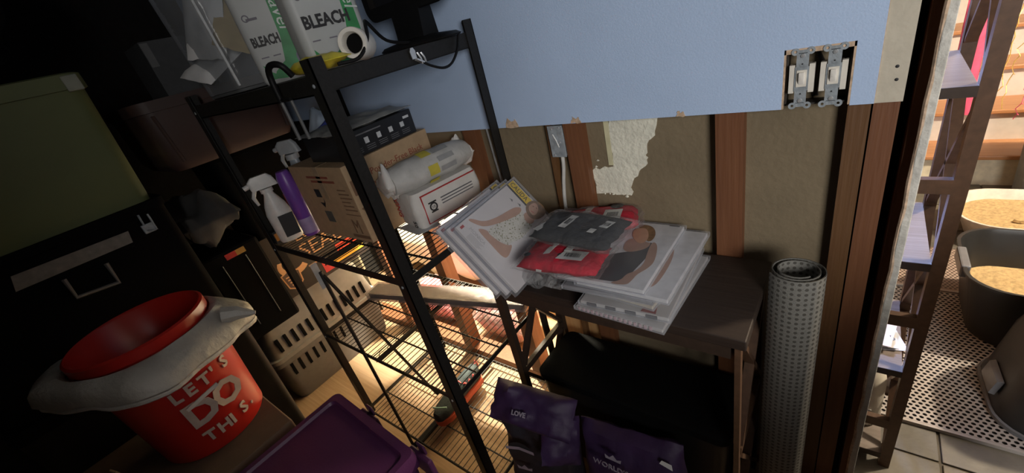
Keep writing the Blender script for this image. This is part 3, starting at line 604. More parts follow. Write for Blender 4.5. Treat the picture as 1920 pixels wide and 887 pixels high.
# ------------------------------------------------------------------ packs leaning from the shelf edge onto the table
SKIN = mat('printed_skin', (.50, .30, .21), .5, var=.08, scale=30); HAIR = mat('printed_hair', (.22, .13, .07), .5, var=.35, scale=60)
PHOTO = mat('printed_backdrop', (.66, .62, .60), .5, var=.04, scale=4); YEL = mat('brand_yellow', (.80, .56, .03), .5)
DRESS = dotted('dotted_cotton_print', (.66, .63, .55), (.28, .27, .16), 130, .30)
SLEEVE = clear('pack_sleeve', (.96, .97, 1.0), .10, .12, .25, 8)
RX, RY, RZ = .087, .918, .071
M0 = Euler((0, 0, RZ)).to_matrix() @ Euler((0, RY, 0)).to_matrix() @ Euler((RX, 0, 0)).to_matrix()
ROT = M0.to_euler()
def lean_pack(lab, off):
    t = thing('garment_pack', lab, 'package', Vector((-.762, -.205, .961)) + M0 @ Vector(off), group='flat garment packs leaning on the table', rot=ROT)
    MB().box((-.126, -.146, -.012), (.126, .146, 0), bev=.002).build('card_insert', PHOTO, t, world=False)
    MB().box((-.133, -.154, -.0135), (.133, .154, .0022), bev=.0015).build('plastic_sleeve', SLEEVE, t, world=False)
    MB().prism([(-.125, .111), (-.036, .111), (-.036, .139), (-.125, .139)], (0, 0, 0), (1, 0, 0), (0, 1, 0), .0004).build('brand_band', YEL, t, world=False)
    MB().prism([(-.125, .104), (-.036, .104), (-.036, .1108), (-.125, .1108)], (0, 0, 0), (1, 0, 0), (0, 1, 0), .0004).build('black_band', INK, t, world=False)
    text('CALIDA', .026, (-.122, .116, .0006), (1, 0, 0), (0, 1, 0), INK, t, world=False, sx=.82, ext=.0002)
    MB().prism([(-.125, .142), (-.05, .142), (-.05, .1455), (-.125, .1455)], (0, 0, 0), (1, 0, 0), (0, 1, 0), .0004).build('small_strip', INK, t, world=False)
    MB().prism([(-.118, -.136), (-.110, -.136), (-.110, -.122), (-.118, -.122)], (0, 0, 0), (1, 0, 0), (0, 1, 0), .0004).build('red_mark', RL, t, world=False)
    return t
def smoothp(P, it=2):
    for _ in range(it):
        Q = []
        for (a, b), (c, d) in zip(P, P[1:] + P[:1]): Q += [(.75 * a + .25 * c, .75 * b + .25 * d), (.25 * a + .75 * c, .25 * b + .75 * d)]
        P = Q
    return P
def deca(t, name, P, m, z, world=False, sm=2):
    if sm: P = smoothp(P, sm)
    return MB().prism(P, (0, 0, z), (1, 0, 0), (0, 1, 0), .0002).build(name, m, t, world=False)
A = lean_pack('front garment pack showing a smiling person in a dotted top', (0, 0, 0))
deca(A, 'printed_leg', [(-.083, -.094), (-.061, -.072), (-.022, -.074), (.013, -.058), (.022, -.039), (.040, -.087), (.026, -.100), (-.027, -.098), (-.065, -.098)], SKIN, .0002)
deca(A, 'printed_dress', [(-.037, .082), (-.0, .061), (.022, .074), (.028, .029), (.026, -.008), (.014, -.039), (.014, -.058), (-.025, -.074), (-.060, -.078), (-.057, -.043), (-.042, .02), (-.036, .06)], DRESS, .0005)
deca(A, 'printed_arm', [(-.055, .069), (-.040, .086), (-.029, .062), (-.047, -.01), (-.070, -.07), (-.093, -.088), (-.120, -.100), (-.116, -.086), (-.084, -.062), (-.068, -.009), (-.061, .044)], SKIN, .0008)
deca(A, 'printed_neck', [(-.026, .073), (-.012, .100), (.009, .100), (.022, .072), (.002, .055)], SKIN, .0010)
deca(A, 'printed_hair', [(-.042, .118), (-.030, .150), (-.001, .162), (.026, .148), (.026, .114), (.014, .088), (-.007, .080), (-.030, .092)], HAIR, .0013)
deca(A, 'printed_face', [(-.030, .124), (-.022, .144), (-.004, .138), (.007, .116), (.003, .096), (-.015, .096), (-.028, .108)], SKIN, .0016)
deca(A, 'printed_eye', [(-.022, .124), (-.017, .127), (-.015, .125), (-.019, .122)], HAIR, .0019, sm=0); deca(A, 'printed_eye', [(-.010, .131), (-.005, .130), (-.005, .127), (-.010, .128)], HAIR, .0019, sm=0)
deca(A, 'printed_mouth', [(-.014, .105), (-.002, .109), (-.004, .105), (-.012, .102)], mat('printed_lip', (.5, .14, .12), .5), .0019, sm=0)
text('MONICA', .016, (-.098, -.118, .0006), (1, 0, 0), (0, 1, 0), mat('pale_print', (.46, .44, .43), .6), A, world=False, ext=.0002)
for i in range(6): deca(A, 'printed_line', [(-.085, -.124 - i * .0038), (-.03 - .006 * (i % 3), -.124 - i * .0038), (-.03 - .006 * (i % 3), -.1226 - i * .0038), (-.085, -.1226 - i * .0038)], MATS['pale_print'], .0003, sm=0)
for q in ((-.09, .075), (-.062, .085)): deca(A, 'printed_flourish', [(q[0], q[1]), (q[0] + .012, q[1] + .006), (q[0] + .016, q[1] - .002), (q[0] + .006, q[1] + .001)], MATS['grey_ink'], .0003, sm=0)
lean_pack('second leaning garment pack, tucked directly behind the front one', (-.013, -.015, -.0205))
lean_pack('third leaning garment pack, rearmost and farthest left of the three', (-.032, -.025, -.043))

# ------------------------------------------------------------------ stack of packs on the table
TZ = .8362
def flat_pack(lab, cx, cy, z, w_, l_, t_, rz=0.0, face=PHOTO, edge=None):
    t = thing('garment_pack', lab, 'package', (cx, cy, z), rz, 'flat garment packs stacked on the table')
    MB().box((-w_ / 2, -l_ / 2, 0.0006), (w_ / 2, l_ / 2, t_ - .0012), bev=.0015).build('card_insert', face, t, world=False)
    MB().box((-w_ / 2 - .005, -l_ / 2 - .005, 0), (w_ / 2 + .005, l_ / 2 + .005, t_), bev=.001).build('plastic_sleeve', SLEEVE, t, world=False)
    return t
GPACK = mat('grey_white_card', (.60, .58, .55), .6, var=.06, scale=12)
p6 = flat_pack('bottom pack of the stack, white with a pink striped garment edge', -.385, -.185, TZ, .225, .31, .012, -.05, GPACK)
STR = mat('pink_white_stripe', (.70, .52, .55), .7)
for i in range(16): MB().box((-.105 + i * .0125, -.1578, .001), (-.099 + i * .0125, -.1560, .0105)).build('pink_stripe', STR, p6, world=False)
p5 = flat_pack('fifth pack of the stack, white with small dark prints on its front edge', -.39, -.172, TZ + .0125, .22, .30, .012, .03, GPACK)
for i in range(4): MB().box((-.09 + i * .05, -.1532, .002), (-.065 + i * .05, -.1505, .010)).build('dark_print', MATS['grey_ink'], p5, world=False)
MB().prism([(0, 0), (.035, 0), (.03, .03), (.004, .026)], (.045, -.145, .0112), (1, 0, 0), (0, 1, 0), .0004).build('red_print', mat('dull_red_print', (.30, .06, .05), .6), p5, world=False)
p4 = flat_pack('fourth pack of the stack, cream with a worn right edge', -.408, -.150, TZ + .025, .215, .29, .012, -.10, mat('cream_card', (.62, .56, .46), .7))
p3 = flat_pack('third pack of the stack, grey cover below the two photo packs', -.44, -.160, TZ + .0375, .23, .29, .012, .04, mat('grey_card', (.33, .33, .34), .5))
p2 = flat_pack('second pack of the stack, showing a bare printed leg', -.395, -.148, TZ + .050, .235, .305, .013, -.02, mat('bright_card', (.80, .79, .78), .5))
Mi = wmat(p2).inverted()
def wp(t, P, z):
    Mi = wmat(t).inverted(); return [tuple((Mi @ Vector((x, y, z)))[:2]) for x, y in P]
deca(p2, 'printed_leg', wp(p2, [(-.345, -.085), (-.334, -.085), (-.322, -.131), (-.318, -.195), (-.322, -.262), (-.341, -.275), (-.345, -.2), (-.345, -.141)], .9), SKIN, .0119)
p1 = flat_pack('top pack of the stack, showing a person in a dark tank top', -.452, -.150, TZ + .0635, .235, .305, .013, 0, mat('bright_card', (.80, .79, .78), .5))
TANK = mat('printed_charcoal', (.035, .037, .045), .5)
deca(p1, 'printed_tank_top', wp(p1, [(-.439, -.160), (-.415, -.150), (-.397, -.128), (-.396, -.100), (-.382, -.103), (-.374, -.161), (-.384, -.234), (-.388, -.274), (-.400, -.292), (-.52, -.295), (-.50, -.2)], .9), TANK, .0121)
deca(p1, 'printed_arm', wp(p1, [(-.389, -.102), (-.379, -.096), (-.365, -.120), (-.350, -.185), (-.356, -.218), (-.371, -.246), (-.373, -.272), (-.378, -.296), (-.425, -.300), (-.398, -.281), (-.396, -.253), (-.380, -.237), (-.371, -.203), (-.380, -.161)], .9), SKIN, .0124)
deca(p1, 'printed_neck', wp(p1, [(-.447, -.088), (-.419, -.095), (-.399, -.102), (-.388, -.103), (-.390, -.133), (-.424, -.160), (-.448, -.154), (-.458, -.114)], .9), SKIN, .0127)
deca(p1, 'printed_hair', wp(p1, [(-.462, -.020), (-.433, -.010), (-.408, -.024), (-.391, -.059), (-.390, -.092), (-.403, -.100), (-.42, -.06)], .9), HAIR, .0130)
deca(p1, 'printed_face', wp(p1, [(-.458, -.038), (-.43, -.028), (-.410, -.060), (-.402, -.096), (-.417, -.116), (-.443, -.092), (-.457, -.064)], .9), SKIN, .0133)
B('small_print', (-.372, -.006, TZ + .0762), (-.345, -.002, TZ + .0766), MATS['grey_ink'], p1)

# bagged folded clothes
BAGC = clear('garment_bag_film', (.98, .98, .98), .03, .10, .8, 22)
REDC = mat('red_cloth', (.50, .012, .035), .85, var=.25, scale=26, bump=.4, bscale=60); CHAR = mat('charcoal_cloth', (.045, .047, .052), .85, var=.15, scale=30, bump=.5, bscale=50)
TAG = mat('hang_tag', (.62, .62, .60), .6, var=.03)
def clothes(lab, c, rz, w_, l_, t_, m, seed, tilt=(0, 0)):
    t = thing('bagged_garment', lab, 'clothing', c, group='bagged folded garments on the table', rot=(tilt[0], tilt[1], rz))
    MB().pillow(w_, l_, t_, 16, .16, 12, 5, Matrix.Translation((0, 0, t_ / 2)), seed).build('folded_cloth', m, t, True, False)
    MB().pillow(w_ * 1.13, l_ * 1.16, t_ * 1.12, 18, .3, 16, 4, Matrix.Translation((0, 0, t_ / 2)), seed + 3).build('clear_bag', BAGC, t, True, False)
    return t
def label(t, P, z, name='paper_label', m=TAG, code=True):
    MB().prism(P, (0, 0, z), (1, 0, 0), (0, 1, 0), .0006).build(name, m, t, world=False)
    if code:
        cx = sum(p[0] for p in P) / 4; cy = sum(p[1] for p in P) / 4; g = MB()
        d = Vector((P[1][0] - P[0][0], P[1][1] - P[0][1])); L_ = d.length * .6; d.normalize(); e = Vector((-d.y, d.x)); r_ = random.Random(len(P) + int(1000 * cx)); x = 0
        hgt = .22 * Vector((P[2][0] - P[1][0], P[2][1] - P[1][1])).length
        while x < L_:
            w_ = r_.choice((.0006, .001, .0016)); o = Vector((cx, cy)) + d * (x - L_ / 2)
            g.prism([(o.x - e.x * hgt, o.y - e.y * hgt), (o.x + d.x * w_ - e.x * hgt, o.y + d.y * w_ - e.y * hgt), (o.x + d.x * w_ + e.x * hgt, o.y + d.y * w_ + e.y * hgt), (o.x + e.x * hgt, o.y + e.y * hgt)], (0, 0, z + .0006), (1, 0, 0), (0, 1, 0), .0002); x += w_ + r_.choice((.0008, .0014))
        g.build('barcode', INK, t, world=False)
def strap(t, pts, z, w_=.016, s_=None):
    MB().loft([[(x - w_ / 2, y, zz), (x + w_ / 2, y, zz), (x + w_ / 2, y, zz + .0012), (x - w_ / 2, y, zz + .0012)] for x, y, zz in pts]).build('fabric_band', TAG, t, world=False)
    return t
g0 = thing('clear_bag', 'empty crumpled clear plastic bag under the folded red garment', 'bag', (-.64, -.262, TZ + .003))
MB().pillow(.15, .08, .035, 16, .9, 24, 3, Matrix.Translation((0, 0, .02)), 31).build('film', clear('crumpled_film', (.92, .92, .92), .22, .15, 1.0, 30), g0, True, False)
g1 = clothes('folded red garment in clear plastic, in front of the black one', (-.565, -.262, TZ + .081), .10, .225, .125, .040, REDC, 41)
strap(g1, [(-.045, -.064, .012), (-.043, -.050, .036), (-.036, 0, .0425), (-.026, .05, .042)], 0)
text('THE MERRY', .011, (-.0465, -.05, .0375), (.17, 1, .09), (-1, .17, 0), MATS['grey_ink'], g1, world=False)
label(g1, [(-.002, -.038), (.070, -.038), (.076, .002), (.010, .004)], .0425)
strap(g1, [(.016, .0, .0425), (.022, .06, .040)], 0, .02)
for q in ((-.09, -.03), (-.075, .02), (.0, -.02), (.09, .02)): MB().lathe([(0, 0), (.010, 0), (0, .001)], (q[0], q[1], .0415), 7, rot=(0, 0, q[0] * 9)).build('dark_motif', CHAR, g1, world=False)
g2 = clothes('folded red garment in clear plastic, rearmost beside the wall studs', (-.565, -.060, TZ + .084), .38, .235, .13, .045, REDC, 47, (-.1, 0))
strap(g2, [(-.04, -.06, .040), (-.03, 0, .047), (-.02, .055, .042)], 0, .022)
label(g2, [(.020, -.070), (.072, -.075), (.078, .0), (.028, .006)], .048)
MB().lathe([(0, 0), (.02, 0), (0, .001)], (.06, .035, .0465), 8).build('dark_motif', CHAR, g2, world=False)
g3 = clothes('folded charcoal garment in clear plastic, on top of the red ones', (-.548, -.190, TZ + .131), -.06, .24, .145, .036, CHAR, 53)
label(g3, [(-.045, -.030), (-.022, -.032), (-.016, .034), (-.040, .036)], .038)
label(g3, [(.064, -.002), (.088, -.004), (.096, .030), (.072, .032)], .0365)
MB().prism([(.048, -.036), (.066, -.037), (.068, -.018), (.050, -.017)], (0, 0, .038), (1, 0, 0), (0, 1, 0), .0006).build('paper_label', TAG, g3, world=False)
label(g3, [(-.118, -.05), (-.098, -.055), (-.070, .052), (-.088, .056)], .030)
for i in range(3): MB().lathe([(0, 0), (.009, 0), (.009, .0004), (0, .0004)], (.022 + i * .020, .034, .0368), 14).build('faint_print', mat('faint_print', (.085, .085, .09), .8), g3, world=False)
for i in range(4): MB().box((.018, -.022 + i * .008, .0372), (.042, -.019 + i * .008, .0378)).build('faint_print', MATS['faint_print'], g3, world=False)

# ------------------------------------------------------------------ wall devices
sb = thing('switch_box', 'dark open double wall box recessed in the blue drywall', 'switch box', (-.065, .02, 1.28))
MB().box((-.117, .035, 1.227), (-.014, .040, 1.330)).box((-.117, -.004, 1.227), (-.114, .040, 1.330)).box((-.017, -.004, 1.227), (-.014, .040, 1.330)).box((-.117, -.004, 1.327), (-.014, .040, 1.330)).box((-.117, -.004, 1.227), (-.014, .040, 1.230)).build('box_shell', mat('dark_box', (.03, .025, .022), .6), sb)
for i in range(3): MB().tube([(-.072 + i * .004, .03, 1.235), (-.066 - .003 * i, .012 + .004 * i, 1.27), (-.064 + .004 * i, .02, 1.30), (-.07, .03, 1.325)], .0022, 6).build('wire', mat('dark_wire', (.06, .05, .045), .5), sb, True)
def switch(lab, x):
    t = thing('light_switch', lab, 'light switch', (x, -.006, 1.2815), group='bare switches in the double wall box')
    y = -.0145
    MB().box((x - .010, y, 1.2335), (x + .010, y + .0015, 1.260)).box((x - .010, y, 1.302), (x + .010, y + .0015, 1.3295)).box((x - .0115, y - .0008, 1.258), (x + .0115, y + .0012, 1.304)).build('strap', STEEL, t)
    for dx in (-.0125, .0125):
        for z in (1.2285, 1.3325): MB().lathe([(.0026, 0), (.0068, 0), (.0068, .0014), (.0026, .0014), (.0026, 0)], (x + dx, y + .0015, z), 14, rot=(PI / 2, 0, 0)).build('plaster_ear', STEEL, t)
    MB().box((x - .007, y, 1.226), (x + .007, y + .0013, 1.2345)).box((x - .007, y, 1.3285), (x + .007, y + .0013, 1.335)).build('strap_end', STEEL, t)
    for dx in (-.0145, .0145): B('side_flange', (x + dx * 1.12 - .0045, y + .0005, 1.254), (x + dx * 1.12 + .0045, y + .012, 1.308), IVORY, t)
    B('body', (x - .013, y + .002, 1.259), (x + .013, y + .045, 1.303), IVORY, t)
    MB().box((x - .0085, y - .0022, 1.266), (x + .0085, y - .0005, 1.298), bev=.0004).build('toggle_frame', IVORY, t)
    MB().loft([[(x + a, y - .0018, 1.282 + b) for a, b in rrect(.010, .024, .0015, 2)], [(x + a * .8, y - .0075, 1.287 + b * .6) for a, b in rrect(.010, .024, .0015, 2)]]).build('toggle', mat('white_toggle', (.75, .72, .66), .35), t, True)
    for z in (1.2385, 1.3245): MB().lathe([(0, 0), (.0042, 0), (.0038, .0015), (0, .002)], (x, y, z), 12, rot=(PI / 2, 0, 0)).build('screw', CHROME, t)
    for z in (1.252, 1.309): MB().lathe([(0, 0), (.0015, 0), (.0015, .0004), (0, .0004)], (x, y, z), 8, rot=(PI / 2, 0, 0)).build('screw_hole', INK, t)
switch('left bare toggle switch with metal strap in the wall box', -.090); switch('right bare toggle switch with metal strap in the wall box', -.040)
jb = thing('junction_box', 'grey metal junction box screwed to a stud under the drywall', 'junction box', (-.695, .02, 1.165))
B('box_body', (-.714, .0, 1.120), (-.667, .029, 1.213), STEEL, jb, bev=.002); B('cover_plate', (-.716, -.003, 1.118), (-.6655, .0, 1.215), STEEL, jb, bev=.001)
for q in ((-.705, 1.125), (-.676, 1.208), (-.702, 1.205), (-.680, 1.165)): MB().lathe([(0, 0), (.0035, 0), (.003, .0015), (0, .002)], (q[0], -.003, q[1]), 10, rot=(PI / 2, 0, 0)).build('screw', CHROME, jb)
MB().tube([(-.700, -.004, 1.19), (-.690, -.005, 1.170), (-.685, -.004, 1.15)], .002, 5).build('scratch_mark', WHITE, jb)
tag(MB().tube([(-.700, .015, 1.214), (-.704, .02, 1.25), (-.709, .02, 1.32)], .005, 8).build('cable', mat('grey_cable', (.42, .42, .42), .5), smooth=True), 'short grey cable rising from the junction box', 'cable')
tag(MB().tube(crv([(-.692, .016, 1.119), (-.694, .014, 1.08), (-.703, .012, 1.03), (-.712, .012, .97), (-.716, .012, .90), (-.716, .014, .80)]), .0058, 8).build('cable', mat('white_cable', (.58, .57, .54), .5), smooth=True), 'white cable hanging below the junction box', 'cable')
tag(MB().tube(crv([(-.975, .02, 1.35), (-.967, .012, 1.15), (-.962, .012, 1.0), (-.957, .012, .85)]), .004, 6).build('cable', MATS['grey_cable'], smooth=True), 'thin pale cable beside the leftmost stud under the drywall', 'cable')

# ------------------------------------------------------------------ rolled mat
MATD = dotted('studded_rug_pad', (.19, .185, .165), (.075, .07, .06), 75, .28)
rm = thing('rolled_mat', 'rolled grey dotted rug pad standing between the table and the door jamb', 'mat', (-.061, -.118, 0))
g = MB(); uvl = g.bm.loops.layers.uv.new('UVMap'); rows = []
NT = 84
path = []
for i in range(NT + 1):
    a = -2.6 + i / NT * 4.6 * PI; r = .057 - .023 * i / NT; path.append((r * math.cos(a), r * math.sin(a) * .9, r, a))
s_ = 0.0; S = [0.0]
for i in range(1, NT + 1): s_ += math.hypot(path[i][0] - path[i - 1][0], path[i][1] - path[i - 1][1]); S.append(s_)
for th in (0.0, .0022):
    G = [[g.bm.verts.new((p[0] * (1 - th / p[2]), p[1] * (1 - th / p[2]), z)) for z in (0.0, .45, .90)] for p in path]; rows.append(G)
    for i in range(NT):
        for j in range(2):
            f = g.bm.faces.new((G[i][j], G[i + 1][j], G[i + 1][j + 1], G[i][j + 1]))
            for l, (ii, jj) in zip(f.loops, ((i, j), (i + 1, j), (i + 1, j + 1), (i, j + 1))): l[uvl].uv = (S[ii], (0.0, .45, .90)[jj])
for i in range(NT):
    for j in (0, 2): g.bm.faces.new((rows[0][i][j], rows[0][i + 1][j], rows[1][i + 1][j], rows[1][i][j]))
g.build('rolled_sheet', MATD, rm, True, False)

# ------------------------------------------------------------------ under and before the table
bn = thing('storage_bin', 'black lidded storage bin under the small table', 'bin', (-.47, -.155, 0))
P = rrect(.60, .225, .03)
MB().loft([at(P, 0, s=.92), at(P, .40)]).build('bin_body', BPLAST, bn, True, False); MB().loft([at(P, .401, s=1.03), at(P, .425, s=1.03), at(P, .43, s=.98)]).build('lid', VOID, bn, True, False)
PBAG = mat('purple_bag_film', (.036, .015, .062), .6, var=.25, scale=9, bump=.4, bscale=25); DBAG = mat('dark_violet_bag_film', (.026, .022, .030), .65, var=.25, scale=7, bump=.4, bscale=25)
GINK = mat('faded_grey_ink', (.30, .27, .33), .6)
def crown(t, c, s_, x, y, m):
    MB().prism([(-s_, 0), (s_, 0), (s_ * 1.1, s_ * .55), (s_ * .5, s_ * .3), (0, s_ * .85), (-s_ * .5, s_ * .3), (-s_ * 1.1, s_ * .55)], c, x, y, .0006).build('crown_emblem', m, t, world=False)
b1 = thing('litter_bag', 'purple litter bag with its folded top reading love, nearest the table', 'bag', (-.705, -.392, 0), .22, 'purple litter bags on the floor')
MB().pillow(.27, .44, .12, 18, .3, 9, 4, Matrix.Translation((-.01, 0, .235)) @ Euler((PI / 2 - .10, 0, 0)).to_matrix().to_4x4(), 61).build('bag_body', DBAG, b1, True, False)
MB().pillow(.27, .125, .05, 18, .5, 14, 4, Matrix.Translation((.015, -.040, .465)) @ Euler((.75, .10, -.05)).to_matrix().to_4x4(), 62).build('folded_top', PBAG, b1, True, False)
MB().pillow(.12, .14, .04, 12, .6, 18, 3, Matrix.Translation((.10, -.065, .375)) @ Euler((.9, .3, .5)).to_matrix().to_4x4(), 66).build('loose_fold', PBAG, b1, True, False)
text('LOVE', .019, (-.032, -.086, .4835), (1, 0, -.10), (0.05, .73, .68), GINK, b1, world=False, ext=.0012, bold=.0008)
MB().lathe([(0, 0), (.045, 0), (.045, .0008), (0, .0008)], (-.045, -.088, .30), 24, 1, .9, rot=(PI / 2 - .10, 0, 0)).build('oval_emblem', INK, b1, world=False)
MB().prism([(-.05, -.006), (.0, .004), (.05, -.006), (.05, .006), (.0, .016), (-.05, .006)], (-.045, -.0905, .310), (1, 0, 0), (0, .10, .99), .001).build('emblem_ribbon', GINK, b1, world=False)
crown(b1, (-.045, -.095, .215), .025, (1, 0, 0), (0, .10, .99), GINK)
b2 = thing('litter_bag', 'purple litter bag slumped to the right, showing a small crown print', 'bag', (-.395, -.375, 0), .06, 'purple litter bags on the floor')
MB().pillow(.31, .40, .10, 18, .3, 11, 4, Matrix.Translation((0, .0, .21)) @ Euler((1.33, -0.10, .0)).to_matrix().to_4x4(), 71).build('bag_body', PBAG, b2, True, False)
crown(b2, (-.035, -.044, .376), .022, (1, 0, -.08), (0, .24, .97), GINK)
text("WORLD'S", .024, (-.095, -.053, .348), (1, 0, -.08), (0, .24, .97), GINK, b2, world=False, ext=.0012)
MB().prism([(0, 0), (.035, -.006), (.032, .010), (.006, .012)], (.085, -.010, .392), (1, 0, -.1), (0, .3, .95), .001).build('white_tear', PAPER, b2, world=False)
cn2 = thing('trash_can', 'black round trash can at the bottom edge beside the purple tote', 'trash can', (-.575, -.84, 0))
MB().lathe([(0, 0), (.10, 0), (.125, .55), (.130, .555), (.130, .565), (.120, .565), (.095, .02), (0, .02)], n=40).build('can_body', BPLAST, cn2, True, False)
MB().lathe([(.117, .500), (.132, .52), (.134, .568), (.118, .570), (.113, .5)], n=40).build('bin_liner', VOID, cn2, True, False)

pt = thing('purple_tote', 'large purple storage tote with latches in the near foreground', 'tote', (-.94, -1.0, 0), -.05)
PTM = mat('purple_tote_plastic', (.070, .018, .068), .42, var=.1, scale=6, bump=.08, bscale=200)
P = rrect(.385, .50, .02)
MB().loft([at(P, 0, (.012, -.015), .88), at(P, .64, (.012, -.015), .96)]).build('tote_body', PTM, pt, True, False)
MB().loft([at(P, .645, (.012, -.015), 1.0), at(P, .675, (.012, -.015), 1.0), at(P, .69, (.012, -.015), .985), at(P, .69, (.012, -.015), .90), at(P, .682, (.012, -.015), .88)]).build('lid', PTM, pt, True, False)
for xx in (-.03, .20):
    q = MB().box((xx - .04, .232, .60), (xx + .04, .246, .672), bev=.004).box((xx - .014, .2461, .665), (xx + .014, .252, .694), bev=.002).build('latch', mat('dark_purple_plastic', (.05, .015, .05), .35), pt, world=False)

# ------------------------------------------------------------------ bucket on a carton
ct = thing('carton', 'worn brown cardboard carton under the red bucket', 'carton', (-1.36, -1.06, 0))
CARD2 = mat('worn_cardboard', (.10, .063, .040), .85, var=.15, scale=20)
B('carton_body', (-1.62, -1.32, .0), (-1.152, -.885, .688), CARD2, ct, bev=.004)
MB().prism([(0, 0), (.055, .0), (.045, .050), (.030, .058)], (-1.46, -1.235, .688), (.9, .35, 0), (0, -.2, 1), .004).build('loose_flap', CARD, ct)
bk = thing('red_bucket', 'large red bucket with white stencilled slogan on the carton', 'bucket', (-1.385, -1.01, .690))
MB().lathe([(0, .0), (.128, .0), (.132, .006), (.146, .27), (.154, .275), (.154, .285), (.147, .287), (.149, .318), (.158, .320), (.158, .336), (.150, .338), (.143, .30), (.125, .012), (0, .012)], n=56).build('bucket_body', RED, bk, True, False)
MB().lathe([(.1465, .292), (.1575, .294), (.1575, .300), (.148, .302)], n=56).build('bucket_rib', RED, bk, True, False)
STEN = mat('stencil_white', (.42, .34, .29), .6)
def ctext(s, size, z, a0, da, sx=1.0):
    rr = .1325 + .052 * (z + size * .35) 
    for i, ch in enumerate(s):
        if ch == ' ': continue
        a = a0 + da * i; nrm = Vector((math.cos(a), math.sin(a), -.05)); tx = Vector((-math.sin(a), math.cos(a), 0))
        text(ch, size, Vector((math.cos(a) * (rr + .0012), math.sin(a) * (rr + .0012), z)) - tx * size * .3, tx, (.05 * math.cos(a), .05 * math.sin(a), 1), STEN, bk, world=False, ext=.0012, sx=sx, bold=size * .035)
ctext("LET'S", .046, .195, -.22, .23); ctext('DO', .100, .105, -.12, .46, 1.0); ctext('THIS.', .046, .045, -.20, .24)
MB().bar((.1480, -.032, .168), (.1435, .050, .180), .010, .004, (1, 0, 0)).build('handle_clip', mat('pale_wire', (.5, .48, .45), .5), bk, world=False)
b3 = thing('red_bucket', 'second red bucket nested inside the first, its rim above the white plastic', 'bucket', (-1.385, -1.01, .795))
MB().lathe([(0, 0.0), (.115, .0), (.140, .225), (.147, .228), (.147, .242), (.153, .244), (.153, .268), (.147, .272), (.140, .265), (.112, .01), (0, .01)], n=56).build('bucket_body', RED, b3, True, False)
wl = thing('plastic_liner', 'white plastic bag collar folded out around the red bucket rim', 'bag', (-1.385, -1.01, 1.0))
WF = mat('white_bag_film', (.36, .345, .31), .5, var=.12, scale=12, bump=.5, bscale=40)
# soft square skirt: rows from inner ring outwards and down
g = MB(); N_ = 72; RWS = []
for k_, (bl, dz, ex_) in enumerate(((0, .036, 0), (.25, .040, .010), (.6, .030, .022), (.9, .018, .034), (1.0, .004, .040), (1.0, -.022, .042), (.95, -.034, .034))):
    row = []
    for i in range(N_):
        a = 2 * PI * i / N_ + .2; c_, s2 = math.cos(a), math.sin(a)
        sq = 1 / max(abs(math.cos(a - .55)), abs(math.sin(a - .55))); sq = min(sq, 1.26)
        r = .157 + ex_ * (.55 + .45 * bl) + bl * .045 * (sq - 1) * 3.2
        nz = noise.noise(Vector((c_ * 3, s2 * 3, k_ * .5))) 
        row.append(g.bm.verts.new((r * c_ + .010 * nz * bl, r * s2 + .010 * nz * bl, dz + .016 * noise.noise(Vector((c_ * 2.2, s2 * 2.2, 4))) * bl - .05 * bl * s2 * .5)))
    RWS.append(row)
for A_, B_ in zip(RWS, RWS[1:]):
    for i in range(N_): g.bm.faces.new((A_[i], A_[(i + 1) % N_], B_[(i + 1) % N_], B_[i]))
FOLD = [v.co.copy() for v in RWS[-1]]
sk_ = g.build('skirt', WF, wl, True, False); sm = sk_.modifiers.new('thickness', 'SOLIDIFY'); sm.thickness = .002
fold = [tuple(v) for v in FOLD]
MB().tube(fold + [fold[0]], .0075, 8, cap=False).build('fold', mat('white_fold', (.46, .445, .41), .5, bump=.4, scale=30), wl, True, False)
MB().tube([(.11, .15, .012), (.125, .18, .002), (.14, .20, -.010), (.147, .212, -.016)], [.026, .020, .011, .005], 8).build('twisted_tip', WF, wl, True, False)

# ------------------------------------------------------------------ dark pile of totes along the left
bt = thing('black_tote', 'plain black tote on the floor, lowest under the green one', 'tote', (-1.92, -1.06, 0)); P = rrect(.52, .60, .03)
MB().loft([at(P, 0, s=.93), at(P, .83)]).build('tote_body', BPLAST, bt, True, False); MB().loft([at(P, .831, s=1.02), at(P, .872, s=1.02)]).build('lid', VOID, bt, True, False)
tk = thing('storage_chest', 'black latched chest with a pale label strip, below the green tote', 'chest', (-1.92, -1.06, .873))
MB().loft([at(P, 0, s=.97), at(P, .40)]).build('chest_body', VOID, tk, True, False); MB().loft([at(P, .401, s=1.02), at(P, .426, s=1.02)]).build('lid', VOID, tk, True, False)
GR = mat('grey_strip', (.20, .19, .175), .8, var=.2, scale=50)
MB().prism([(-1.145, 1.208), (-.885, 1.205), (-.878, 1.240), (-1.132, 1.248)], (-1.6602, 0, 0), (0, 1, 0), (0, 0, 1), .0012).build('label_strip', GR, tk)
MB().tube([(-1.656, -1.059, 1.188), (-1.652, -1.062, 1.130), (-1.652, -.970, 1.118), (-1.656, -.966, 1.181)], .006, 8).build('handle', mat('grey_handle', (.16, .155, .15), .6), tk, True)
MB().box((-1.660, -.848, 1.212), (-1.650, -.818, 1.240), bev=.002).build('latch_plate', STEEL, tk)
MB().tube([(-1.6555, -.836, 1.272), (-1.652, -.840, 1.222), (-1.650, -.818, 1.214), (-1.6555, -.815, 1.265)], .003, 6).build('latch_loop', STEEL, tk, True)
gt = thing('green_tote', 'olive green storage tote on the black latched chest', 'tote', (-1.92, -1.06, 1.3005))
OLV = mat('olive_plastic', (.125, .145, .055), .5, var=.1, scale=5)
P2 = rrect(.54, .60, .04)
MB().loft([at(P2, 0, s=.94), at(P2, .33), at(P2, .331, s=1.03), at(P2, .368, s=1.03), at(P2, .372, s=1.0)]).build('tote_body', OLV, gt, True, False)
